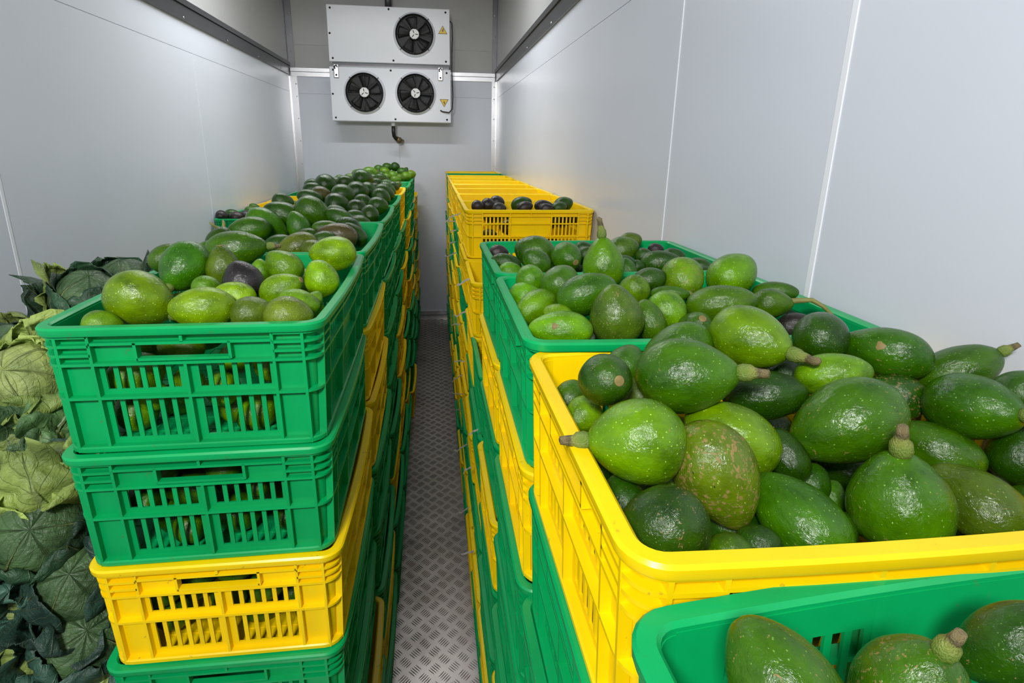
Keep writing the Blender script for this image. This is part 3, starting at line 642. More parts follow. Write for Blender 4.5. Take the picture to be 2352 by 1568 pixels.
(6,-0.4083,1.4932,1.6540,0.839,0.307,0.448,0.0576,0.0749,0.018,0.074,0.007,0.20,'egg','none','shadowed avocado behind the rough olive one'),
(6,-0.5278,1.4120,1.6799,0.474,0.313,0.823,0.0571,0.0743,0.022,0.066,0.006,0.10,'egg','none','avocado under the twig stem at the left of the heap'),
(6,-0.2775,1.6946,1.6953,-0.808,-0.057,0.586,0.0635,0.0952,0.022,0.086,0.007,0.05,'egg','none','dark oval avocado below the round one near the right rim'),
(6,-0.2229,1.5906,1.6649,-0.634,0.032,0.773,0.0550,0.0825,0.015,0.063,0.006,0.10,'egg','none','slim avocado along the right rim by the reddish one'),
(6,-0.2452,1.6413,1.6777,-0.855,-0.054,0.515,0.0648,0.0778,0.012,0.047,0.004,0.10,'egg','none','dark avocado between the slim one and the dark oval one'),
(6,-0.2898,1.4907,1.6643,0.925,0.230,0.303,0.0536,0.0696,0.019,0.071,0.006,0.20,'egg','none','shadowed avocado left under the reddish brown one'),
(6,-0.3450,1.5489,1.6646,0.919,0.253,0.301,0.0525,0.0682,0.018,0.061,0.006,0.20,'egg','none','shadowed avocado between the rough olive one and the black holed one'),
(6,-0.3174,1.7655,1.6821,-0.852,-0.086,0.516,0.0599,0.0779,0.014,0.058,0.006,0.10,'egg','none','dark avocado tucked behind the narrow shiny spotted one'),
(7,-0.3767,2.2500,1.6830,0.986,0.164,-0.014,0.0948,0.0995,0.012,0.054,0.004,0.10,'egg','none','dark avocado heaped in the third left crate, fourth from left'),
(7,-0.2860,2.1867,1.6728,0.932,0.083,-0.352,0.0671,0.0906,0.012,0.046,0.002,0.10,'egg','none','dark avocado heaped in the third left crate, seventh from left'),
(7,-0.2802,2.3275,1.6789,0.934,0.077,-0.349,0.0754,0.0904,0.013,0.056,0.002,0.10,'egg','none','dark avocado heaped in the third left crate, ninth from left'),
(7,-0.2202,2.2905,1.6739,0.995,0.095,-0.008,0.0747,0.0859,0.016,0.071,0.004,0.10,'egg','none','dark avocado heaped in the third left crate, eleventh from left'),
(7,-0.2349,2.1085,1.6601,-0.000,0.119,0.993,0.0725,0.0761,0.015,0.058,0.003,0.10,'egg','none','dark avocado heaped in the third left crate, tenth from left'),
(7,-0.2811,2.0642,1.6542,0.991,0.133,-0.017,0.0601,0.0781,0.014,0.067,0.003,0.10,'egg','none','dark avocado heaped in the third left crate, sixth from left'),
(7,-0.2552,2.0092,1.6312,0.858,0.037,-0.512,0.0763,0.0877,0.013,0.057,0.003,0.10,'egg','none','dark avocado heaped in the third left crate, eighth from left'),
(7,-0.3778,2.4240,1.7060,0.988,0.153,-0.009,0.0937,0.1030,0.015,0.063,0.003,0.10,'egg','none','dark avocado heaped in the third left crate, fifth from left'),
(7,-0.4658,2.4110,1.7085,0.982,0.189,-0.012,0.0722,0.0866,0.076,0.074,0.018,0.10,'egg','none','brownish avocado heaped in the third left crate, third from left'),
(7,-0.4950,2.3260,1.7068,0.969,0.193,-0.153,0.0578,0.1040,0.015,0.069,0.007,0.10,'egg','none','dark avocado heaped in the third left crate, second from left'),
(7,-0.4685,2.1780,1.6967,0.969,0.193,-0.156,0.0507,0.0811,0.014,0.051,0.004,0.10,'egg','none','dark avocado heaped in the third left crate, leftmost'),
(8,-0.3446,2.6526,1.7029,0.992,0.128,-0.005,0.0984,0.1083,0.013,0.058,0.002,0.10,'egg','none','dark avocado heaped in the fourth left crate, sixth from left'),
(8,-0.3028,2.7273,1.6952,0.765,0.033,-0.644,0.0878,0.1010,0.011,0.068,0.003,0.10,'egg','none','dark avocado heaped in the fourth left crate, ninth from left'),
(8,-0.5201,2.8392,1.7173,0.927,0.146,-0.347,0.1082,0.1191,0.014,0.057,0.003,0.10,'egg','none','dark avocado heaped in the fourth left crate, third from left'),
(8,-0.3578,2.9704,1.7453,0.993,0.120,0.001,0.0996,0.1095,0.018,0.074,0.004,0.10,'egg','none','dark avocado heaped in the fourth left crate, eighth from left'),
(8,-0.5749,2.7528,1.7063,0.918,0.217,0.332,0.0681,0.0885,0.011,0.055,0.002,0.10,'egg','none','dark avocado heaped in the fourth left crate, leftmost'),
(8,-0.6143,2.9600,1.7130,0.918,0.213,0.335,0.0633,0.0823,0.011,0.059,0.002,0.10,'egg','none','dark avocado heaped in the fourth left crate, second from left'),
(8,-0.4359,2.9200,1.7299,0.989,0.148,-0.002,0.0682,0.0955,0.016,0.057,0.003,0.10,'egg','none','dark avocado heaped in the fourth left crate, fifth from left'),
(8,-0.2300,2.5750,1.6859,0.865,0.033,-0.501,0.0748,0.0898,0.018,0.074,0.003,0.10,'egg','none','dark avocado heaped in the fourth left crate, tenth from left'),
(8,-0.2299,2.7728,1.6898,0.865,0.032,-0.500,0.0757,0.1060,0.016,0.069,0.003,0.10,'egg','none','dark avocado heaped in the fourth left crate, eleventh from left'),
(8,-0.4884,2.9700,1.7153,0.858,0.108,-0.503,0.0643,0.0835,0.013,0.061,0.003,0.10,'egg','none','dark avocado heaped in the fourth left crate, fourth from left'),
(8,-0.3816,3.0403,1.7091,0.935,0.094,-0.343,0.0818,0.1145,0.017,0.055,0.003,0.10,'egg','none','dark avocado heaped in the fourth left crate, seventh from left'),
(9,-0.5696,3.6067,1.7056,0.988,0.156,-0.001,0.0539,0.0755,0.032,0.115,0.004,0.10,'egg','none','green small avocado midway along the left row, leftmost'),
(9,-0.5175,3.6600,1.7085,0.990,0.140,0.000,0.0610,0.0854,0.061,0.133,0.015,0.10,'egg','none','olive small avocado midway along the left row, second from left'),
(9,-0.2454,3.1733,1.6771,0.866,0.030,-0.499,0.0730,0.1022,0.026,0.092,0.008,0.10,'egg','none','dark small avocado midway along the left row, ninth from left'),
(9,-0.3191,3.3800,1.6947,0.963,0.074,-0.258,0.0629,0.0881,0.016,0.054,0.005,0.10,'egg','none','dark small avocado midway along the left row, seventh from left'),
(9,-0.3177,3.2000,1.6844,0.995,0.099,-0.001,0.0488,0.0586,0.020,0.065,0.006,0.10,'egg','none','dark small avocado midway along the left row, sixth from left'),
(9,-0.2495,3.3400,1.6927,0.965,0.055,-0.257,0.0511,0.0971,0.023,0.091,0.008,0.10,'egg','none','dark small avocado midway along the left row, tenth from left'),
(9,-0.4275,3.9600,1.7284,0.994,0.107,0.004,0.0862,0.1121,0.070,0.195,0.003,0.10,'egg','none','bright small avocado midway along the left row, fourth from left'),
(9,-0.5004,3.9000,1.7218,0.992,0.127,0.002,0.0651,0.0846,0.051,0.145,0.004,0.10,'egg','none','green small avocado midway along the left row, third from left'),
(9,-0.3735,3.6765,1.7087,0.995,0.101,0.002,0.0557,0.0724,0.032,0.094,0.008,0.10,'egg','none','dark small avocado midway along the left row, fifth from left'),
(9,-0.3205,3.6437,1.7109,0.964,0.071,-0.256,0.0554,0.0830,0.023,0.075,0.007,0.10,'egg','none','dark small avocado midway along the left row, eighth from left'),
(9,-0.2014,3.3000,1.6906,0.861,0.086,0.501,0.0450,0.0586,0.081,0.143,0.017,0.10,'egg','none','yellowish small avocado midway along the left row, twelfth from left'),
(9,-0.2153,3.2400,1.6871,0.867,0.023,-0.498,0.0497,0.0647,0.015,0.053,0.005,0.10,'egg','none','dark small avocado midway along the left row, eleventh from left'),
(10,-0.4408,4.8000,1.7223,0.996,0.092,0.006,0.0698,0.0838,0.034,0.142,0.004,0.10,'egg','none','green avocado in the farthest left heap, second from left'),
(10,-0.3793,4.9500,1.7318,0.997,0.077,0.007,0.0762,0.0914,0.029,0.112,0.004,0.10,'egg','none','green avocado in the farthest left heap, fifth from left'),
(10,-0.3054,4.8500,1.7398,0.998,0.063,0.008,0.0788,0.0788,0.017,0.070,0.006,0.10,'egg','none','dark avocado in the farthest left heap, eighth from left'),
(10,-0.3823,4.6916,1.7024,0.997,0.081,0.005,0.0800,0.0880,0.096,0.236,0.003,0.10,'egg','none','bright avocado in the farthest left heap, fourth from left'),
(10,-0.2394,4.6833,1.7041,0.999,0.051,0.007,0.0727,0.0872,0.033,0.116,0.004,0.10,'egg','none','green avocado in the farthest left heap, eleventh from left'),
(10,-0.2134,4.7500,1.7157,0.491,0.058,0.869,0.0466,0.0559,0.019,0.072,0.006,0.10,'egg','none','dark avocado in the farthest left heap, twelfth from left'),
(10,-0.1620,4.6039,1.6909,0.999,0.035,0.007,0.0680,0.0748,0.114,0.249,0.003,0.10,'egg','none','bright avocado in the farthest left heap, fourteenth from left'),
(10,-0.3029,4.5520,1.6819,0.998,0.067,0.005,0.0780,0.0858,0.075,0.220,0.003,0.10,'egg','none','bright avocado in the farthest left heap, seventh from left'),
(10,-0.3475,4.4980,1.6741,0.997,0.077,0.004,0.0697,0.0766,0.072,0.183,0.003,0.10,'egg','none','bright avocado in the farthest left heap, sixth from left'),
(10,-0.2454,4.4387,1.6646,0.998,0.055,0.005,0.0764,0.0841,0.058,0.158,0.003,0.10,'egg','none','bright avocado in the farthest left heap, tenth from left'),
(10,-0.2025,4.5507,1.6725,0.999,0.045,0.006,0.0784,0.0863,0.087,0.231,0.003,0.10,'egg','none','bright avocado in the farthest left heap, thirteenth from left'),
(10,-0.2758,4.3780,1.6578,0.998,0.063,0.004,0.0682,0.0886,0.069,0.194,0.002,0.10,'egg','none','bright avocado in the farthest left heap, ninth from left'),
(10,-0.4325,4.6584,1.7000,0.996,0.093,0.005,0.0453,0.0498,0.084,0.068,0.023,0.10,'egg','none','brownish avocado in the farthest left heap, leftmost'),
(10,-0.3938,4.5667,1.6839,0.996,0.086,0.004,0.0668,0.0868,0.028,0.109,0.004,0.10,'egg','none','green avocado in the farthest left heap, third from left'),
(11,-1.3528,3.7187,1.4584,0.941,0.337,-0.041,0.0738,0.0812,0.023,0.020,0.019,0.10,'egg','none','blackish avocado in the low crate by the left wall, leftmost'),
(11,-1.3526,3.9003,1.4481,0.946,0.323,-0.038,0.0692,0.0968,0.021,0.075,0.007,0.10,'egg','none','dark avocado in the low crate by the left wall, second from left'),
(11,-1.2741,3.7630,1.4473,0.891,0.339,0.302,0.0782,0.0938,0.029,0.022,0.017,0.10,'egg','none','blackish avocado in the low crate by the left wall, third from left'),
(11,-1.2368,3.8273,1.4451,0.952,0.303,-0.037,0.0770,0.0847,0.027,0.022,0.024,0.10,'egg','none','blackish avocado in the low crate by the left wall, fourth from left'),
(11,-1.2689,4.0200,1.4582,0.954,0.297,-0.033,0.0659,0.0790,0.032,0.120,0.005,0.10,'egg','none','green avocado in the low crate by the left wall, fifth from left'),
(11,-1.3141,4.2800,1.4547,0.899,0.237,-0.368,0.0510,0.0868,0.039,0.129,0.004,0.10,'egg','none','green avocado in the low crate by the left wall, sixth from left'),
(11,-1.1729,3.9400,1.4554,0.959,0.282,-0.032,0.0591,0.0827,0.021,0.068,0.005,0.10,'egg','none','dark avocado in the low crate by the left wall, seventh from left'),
(5,-0.4258,1.2616,1.5663,0.818,0.563,-0.122,0.0572,0.0676,0.091,0.246,0.003,0.38,'egg','none','avocado seen through the slots of the top left green crate'),
(5,-0.4533,1.1543,1.5799,0.783,0.556,0.278,0.0536,0.0680,0.091,0.273,0.003,0.16,'egg','none','avocado seen through the slots of the top left green crate'),
(5,-0.2675,0.8869,1.5612,-0.218,0.958,-0.185,0.0643,0.0842,0.096,0.224,0.003,0.34,'egg','none','avocado seen through the slots of the top left green crate'),
(5,-0.3681,1.2233,1.5886,-0.946,0.298,0.124,0.0610,0.0776,0.094,0.226,0.003,0.27,'egg','none','avocado seen through the slots of the top left green crate'),
(5,-0.4734,1.0488,1.6133,-0.343,0.933,-0.107,0.0593,0.0770,0.100,0.250,0.003,0.26,'egg','none','avocado seen through the slots of the top left green crate'),
(5,-0.3850,1.1750,1.5463,0.760,0.619,0.200,0.0626,0.0759,0.092,0.245,0.003,0.37,'egg','none','avocado seen through the slots of the top left green crate'),
(5,-0.3337,0.9809,1.5955,0.976,0.213,-0.035,0.0532,0.0627,0.088,0.259,0.004,0.11,'egg','none','avocado seen through the slots of the top left green crate'),
(5,-0.2494,1.0285,1.6116,0.959,-0.018,-0.284,0.0661,0.0978,0.092,0.267,0.003,0.31,'egg','none','avocado seen through the slots of the top left green crate'),
(5,-0.4311,0.9362,1.5759,0.907,-0.414,-0.078,0.0651,0.0853,0.084,0.197,0.002,0.14,'egg','none','avocado seen through the slots of the top left green crate'),
(5,-0.3386,1.0556,1.5659,0.945,0.214,0.247,0.0631,0.0823,0.097,0.256,0.003,0.28,'egg','none','avocado seen through the slots of the top left green crate'),
(5,-0.3013,1.2583,1.6099,0.200,-0.961,-0.192,0.0540,0.0809,0.087,0.194,0.003,0.11,'egg','none','avocado seen through the slots of the top left green crate'),
(5,-0.3074,1.1728,1.6159,-0.932,-0.350,-0.093,0.0673,0.0974,0.096,0.222,0.003,0.25,'egg','none','avocado seen through the slots of the top left green crate'),
(5,-0.4379,1.0566,1.5526,0.857,0.475,-0.198,0.0571,0.0664,0.107,0.224,0.003,0.18,'egg','none','avocado seen through the slots of the top left green crate'),
(5,-0.5072,0.9904,1.5613,0.275,0.953,0.130,0.0625,0.0769,0.079,0.243,0.003,0.25,'egg','none','avocado seen through the slots of the top left green crate'),
(5,-0.4461,0.9256,1.4837,-0.826,-0.539,0.162,0.0571,0.0802,0.093,0.262,0.003,0.31,'egg','none','avocado seen through the slots of the top left green crate'),
(5,-0.3334,0.9076,1.4801,0.387,0.922,-0.027,0.0608,0.0884,0.084,0.204,0.003,0.24,'egg','none','avocado seen through the slots of the top left green crate'),
(5,-0.4091,0.8921,1.5200,0.523,-0.838,-0.156,0.0537,0.0757,0.102,0.261,0.004,0.25,'egg','none','avocado seen through the slots of the top left green crate'),
(5,-0.4913,0.8777,1.4875,-0.769,0.558,0.312,0.0610,0.0764,0.078,0.212,0.002,0.08,'egg','none','avocado seen through the slots of the top left green crate'),
(5,-0.3363,0.9094,1.5593,0.316,-0.914,0.254,0.0546,0.0721,0.098,0.256,0.003,0.07,'egg','none','avocado seen through the slots of the top left green crate'),
(5,-0.2491,0.9125,1.5030,0.124,-0.992,0.025,0.0597,0.0877,0.069,0.175,0.003,0.28,'egg','none','avocado seen through the slots of the top left green crate'),
(5,-0.4786,0.8672,1.5531,-0.870,-0.465,-0.165,0.0673,0.0888,0.069,0.196,0.003,0.30,'egg','none','avocado seen through the slots of the top left green crate'),
(5,-0.2944,0.8664,1.4816,-0.646,-0.683,-0.341,0.0617,0.0765,0.090,0.231,0.003,0.36,'egg','none','avocado seen through the slots of the top left green crate'),
(5,-0.4989,0.9180,1.5447,0.882,0.469,-0.035,0.0572,0.0667,0.075,0.199,0.002,0.08,'egg','none','avocado seen through the slots of the top left green crate'),
(5,-0.3448,0.8623,1.5301,-0.503,0.850,0.157,0.0535,0.0676,0.094,0.274,0.004,0.09,'egg','none','avocado seen through the slots of the top left green crate'),
(5,-0.4612,0.8745,1.5160,-0.711,0.658,0.248,0.0468,0.0657,0.109,0.283,0.003,0.25,'egg','none','avocado seen through the slots of the top left green crate'),
(5,-0.4968,0.9370,1.4969,-0.542,0.832,0.120,0.0448,0.0547,0.096,0.271,0.003,0.29,'egg','none','avocado seen through the slots of the top left green crate'),
(5,-0.4300,0.8869,1.3312,-0.960,0.171,-0.224,0.0615,0.0893,0.033,0.123,0.003,0.11,'egg','none','avocado seen through the slots of the second left green crate'),
(5,-0.3538,0.8768,1.2831,-0.869,0.422,-0.258,0.0667,0.0872,0.035,0.136,0.004,0.26,'egg','none','avocado seen through the slots of the second left green crate'),
(5,-0.4769,0.8722,1.3777,-0.926,0.364,-0.101,0.0588,0.0859,0.038,0.113,0.004,0.27,'egg','none','avocado seen through the slots of the second left green crate'),
(5,-0.4596,0.9061,1.2668,0.882,0.458,0.109,0.0680,0.0802,0.032,0.122,0.004,0.22,'egg','none','avocado seen through the slots of the second left green crate'),
(5,-0.3613,0.9201,1.4053,-0.907,-0.310,-0.285,0.0600,0.0699,0.034,0.153,0.004,0.38,'egg','none','avocado seen through the slots of the second left green crate'),
(5,-0.3009,0.8826,1.3958,-0.998,0.051,0.044,0.0669,0.0960,0.037,0.130,0.004,0.38,'egg','none','avocado seen through the slots of the second left green crate'),
(5,-0.2334,0.9295,1.3080,-0.978,0.146,0.150,0.0556,0.0705,0.029,0.127,0.004,0.21,'egg','none','avocado seen through the slots of the second left green crate'),
(5,-0.4298,0.8609,1.4209,0.937,0.138,-0.322,0.0600,0.0813,0.035,0.112,0.003,0.10,'egg','none','avocado seen through the slots of the second left green crate'),
(5,-0.4386,0.9231,1.3811,0.933,0.246,0.263,0.0659,0.0896,0.039,0.146,0.004,0.37,'egg','none','avocado seen through the slots of the second left green crate'),
(5,-0.2909,0.9169,1.3470,-0.398,-0.917,-0.022,0.0550,0.0725,0.027,0.102,0.003,0.15,'egg','none','avocado seen through the slots of the second left green crate'),
(5,-0.2616,0.8741,1.2762,-0.166,-0.965,0.203,0.0608,0.0720,0.037,0.127,0.005,0.30,'egg','none','avocado seen through the slots of the second left green crate'),
(5,-0.2337,0.8761,1.3615,0.418,0.875,-0.245,0.0537,0.0715,0.035,0.131,0.004,0.32,'egg','none','avocado seen through the slots of the second left green crate'),
(5,-0.3713,0.9168,1.3212,0.491,-0.834,0.250,0.0527,0.0711,0.030,0.105,0.003,0.40,'egg','none','avocado seen through the slots of the second left green crate'),
(5,-0.5024,0.9286,1.3201,0.982,0.116,0.148,0.0587,0.0677,0.030,0.115,0.004,0.22,'egg','none','avocado seen through the slots of the second left green crate'),
(5,-0.3066,0.9201,1.2968,-0.266,0.961,0.072,0.0628,0.0733,0.043,0.130,0.004,0.36,'egg','none','avocado seen through the slots of the second left green crate'),
(5,-0.3683,0.8828,1.3674,-0.968,0.222,-0.119,0.0557,0.0665,0.035,0.133,0.004,0.33,'egg','none','avocado seen through the slots of the second left green crate'),
(5,-0.4977,0.8736,1.3226,0.346,-0.937,-0.046,0.0577,0.0701,0.037,0.148,0.005,0.31,'egg','none','avocado seen through the slots of the second left green crate'),
(5,-0.5026,0.9307,1.3804,-0.684,-0.680,0.265,0.0543,0.0631,0.039,0.160,0.005,0.20,'egg','none','avocado seen through the slots of the second left green crate'),
(5,-0.2664,0.9330,1.3963,0.883,0.318,0.344,0.0521,0.0616,0.036,0.117,0.004,0.34,'egg','none','avocado seen through the slots of the second left green crate'),
(5,-0.2390,0.8586,1.4215,-0.370,0.869,0.329,0.0562,0.0667,0.042,0.118,0.004,0.24,'egg','none','avocado seen through the slots of the second left green crate'),
(5,-0.4253,0.8564,1.2714,0.300,-0.881,-0.366,0.0546,0.0628,0.038,0.122,0.004,0.21,'egg','none','avocado seen through the slots of the second left green crate'),
(5,-0.4375,0.9262,1.3109,-0.521,-0.849,-0.094,0.0412,0.0566,0.031,0.128,0.004,0.23,'egg','none','avocado seen through the slots of the second left green crate'),
(5,-0.2483,0.8991,1.3086,-0.829,0.491,-0.267,0.0410,0.0477,0.036,0.134,0.004,0.21,'egg','none','avocado seen through the slots of the second left green crate'),
(5,-0.3017,0.8616,1.3506,-0.023,-0.975,-0.220,0.0473,0.0591,0.038,0.118,0.004,0.39,'egg','none','avocado seen through the slots of the second left green crate'),
(5,-0.4011,0.9151,1.0638,0.110,0.992,0.060,0.0601,0.0833,0.034,0.133,0.004,0.34,'egg','none','avocado seen through the slots of the left yellow crate'),
(5,-0.4612,0.9232,1.1304,-0.256,0.953,0.164,0.0654,0.0798,0.027,0.107,0.004,0.30,'egg','none','avocado seen through the slots of the left yellow crate'),
(5,-0.3656,0.8662,1.1754,-0.838,-0.538,0.089,0.0534,0.0650,0.034,0.121,0.004,0.31,'egg','none','avocado seen through the slots of the left yellow crate'),
(5,-0.2564,0.9173,1.1204,0.727,0.672,-0.139,0.0629,0.0778,0.035,0.122,0.004,0.13,'egg','none','avocado seen through the slots of the left yellow crate'),
(5,-0.3685,0.9163,1.1194,-0.492,-0.802,-0.339,0.0542,0.0755,0.033,0.110,0.003,0.06,'egg','none','avocado seen through the slots of the left yellow crate'),
(5,-0.2344,0.8679,1.0828,-0.055,0.965,-0.256,0.0638,0.0841,0.034,0.126,0.004,0.33,'egg','none','avocado seen through the slots of the left yellow crate'),
(5,-0.4674,0.8731,1.1946,0.776,0.522,0.353,0.0533,0.0691,0.037,0.115,0.004,0.34,'egg','none','avocado seen through the slots of the left yellow crate'),
(5,-0.4056,0.9221,1.2005,0.844,-0.401,0.355,0.0631,0.0785,0.034,0.127,0.004,0.08,'egg','none','avocado seen through the slots of the left yellow crate'),
(5,-0.3076,0.9109,1.1799,-0.861,0.460,0.219,0.0521,0.0659,0.029,0.124,0.004,0.11,'egg','none','avocado seen through the slots of the left yellow crate'),
(5,-0.3373,0.8893,1.0665,0.940,-0.137,-0.313,0.0636,0.0756,0.034,0.125,0.004,0.11,'egg','none','avocado seen through the slots of the left yellow crate'),
(5,-0.4998,0.9143,1.1679,0.074,-0.943,0.325,0.0541,0.0629,0.037,0.123,0.004,0.17,'egg','none','avocado seen through the slots of the left yellow crate'),
(5,-0.2535,0.8795,1.2070,-0.462,0.873,0.153,0.0611,0.0864,0.036,0.123,0.005,0.05,'egg','none','avocado seen through the slots of the left yellow crate'),
(5,-0.4866,0.8674,1.0837,-0.896,-0.308,0.320,0.0573,0.0689,0.035,0.108,0.004,0.35,'egg','none','avocado seen through the slots of the left yellow crate'),
(5,-0.3160,0.8768,1.1243,0.863,-0.362,0.353,0.0605,0.0705,0.034,0.122,0.004,0.38,'egg','none','avocado seen through the slots of the left yellow crate'),
(5,-0.2412,0.8700,1.1537,-0.257,0.928,-0.271,0.0575,0.0693,0.035,0.117,0.004,0.14,'egg','none','avocado seen through the slots of the left yellow crate'),
(5,-0.3816,0.8614,1.1199,-0.930,0.349,0.117,0.0559,0.0658,0.028,0.107,0.004,0.27,'egg','none','avocado seen through the slots of the left yellow crate'),
(5,-0.4260,0.8840,1.1614,-0.202,-0.968,-0.150,0.0587,0.0715,0.023,0.100,0.003,0.17,'egg','none','avocado seen through the slots of the left yellow crate'),
(5,-0.4799,0.9236,1.0791,0.912,0.279,-0.301,0.0526,0.0629,0.030,0.122,0.004,0.16,'egg','none','avocado seen through the slots of the left yellow crate'),
(5,-0.2919,0.9293,1.0687,0.279,-0.960,0.022,0.0593,0.0782,0.032,0.115,0.004,0.18,'egg','none','avocado seen through the slots of the left yellow crate'),
(5,-0.2852,0.8584,1.1707,0.271,-0.945,-0.183,0.0552,0.0669,0.029,0.115,0.003,0.37,'egg','none','avocado seen through the slots of the left yellow crate'),
(5,-0.4977,0.8611,1.1365,0.949,0.028,-0.314,0.0554,0.0733,0.028,0.110,0.004,0.26,'egg','none','avocado seen through the slots of the left yellow crate'),
(5,-0.3126,0.8574,1.1979,-0.981,0.010,-0.194,0.0474,0.0566,0.032,0.130,0.004,0.21,'egg','none','avocado seen through the slots of the left yellow crate'),
(4,0.6116,2.3514,1.6159,0.856,0.504,-0.116,0.0622,0.0806,0.023,0.019,0.017,0.14,'egg','none','blackish avocado low in the far yellow crate'),
(4,0.3762,2.4774,1.5961,0.490,-0.858,-0.152,0.0665,0.0893,0.022,0.016,0.014,0.08,'egg','none','blackish avocado low in the far yellow crate'),
(4,0.5881,2.4242,1.5951,-0.694,-0.618,-0.369,0.0668,0.0921,0.021,0.015,0.014,0.18,'egg','none','blackish avocado low in the far yellow crate'),
(4,0.2575,2.4449,1.6086,-0.394,-0.851,0.347,0.0577,0.0668,0.022,0.017,0.013,0.20,'egg','none','blackish avocado low in the far yellow crate'),
(4,0.4789,2.4225,1.5982,-0.981,-0.077,-0.176,0.0551,0.0812,0.027,0.018,0.020,0.16,'egg','none','blackish avocado low in the far yellow crate'),
(4,0.2943,2.5199,1.6074,-0.790,-0.582,0.191,0.0658,0.0929,0.020,0.023,0.020,0.33,'egg','none','blackish avocado low in the far yellow crate'),
(4,0.5253,2.3669,1.4970,-0.675,-0.724,-0.140,0.0651,0.0858,0.021,0.018,0.018,0.10,'egg','none','blackish avocado behind the slots of the far yellow crate'),
(4,0.2499,2.3461,1.5360,0.521,-0.853,0.002,0.0673,0.0934,0.023,0.025,0.020,0.29,'egg','none','blackish avocado behind the slots of the far yellow crate'),
(4,0.3992,2.3407,1.5070,-0.111,0.969,-0.220,0.0593,0.0766,0.017,0.015,0.013,0.31,'egg','none','blackish avocado behind the slots of the far yellow crate'),
(4,0.3240,2.3475,1.5787,-0.640,0.766,0.057,0.0663,0.0811,0.032,0.023,0.021,0.21,'egg','none','blackish avocado behind the slots of the far yellow crate'),
(4,0.6075,2.3457,1.4840,-0.484,-0.873,0.052,0.0593,0.0819,0.027,0.023,0.020,0.17,'egg','none','blackish avocado behind the slots of the far yellow crate'),
(4,0.5170,2.3576,1.5971,0.764,-0.540,0.353,0.0653,0.0952,0.026,0.023,0.019,0.37,'egg','none','blackish avocado behind the slots of the far yellow crate'),
(4,0.3273,2.3593,1.5039,-0.860,-0.373,0.349,0.0657,0.0959,0.023,0.022,0.015,0.27,'egg','none','blackish avocado behind the slots of the far yellow crate'),
(4,0.4669,2.3434,1.5441,-0.449,0.884,0.131,0.0685,0.0862,0.029,0.024,0.021,0.25,'egg','none','blackish avocado behind the slots of the far yellow crate'),
(4,0.3785,2.3727,1.5866,-0.908,0.330,-0.258,0.0529,0.0694,0.026,0.017,0.013,0.17,'egg','none','blackish avocado behind the slots of the far yellow crate'),
]
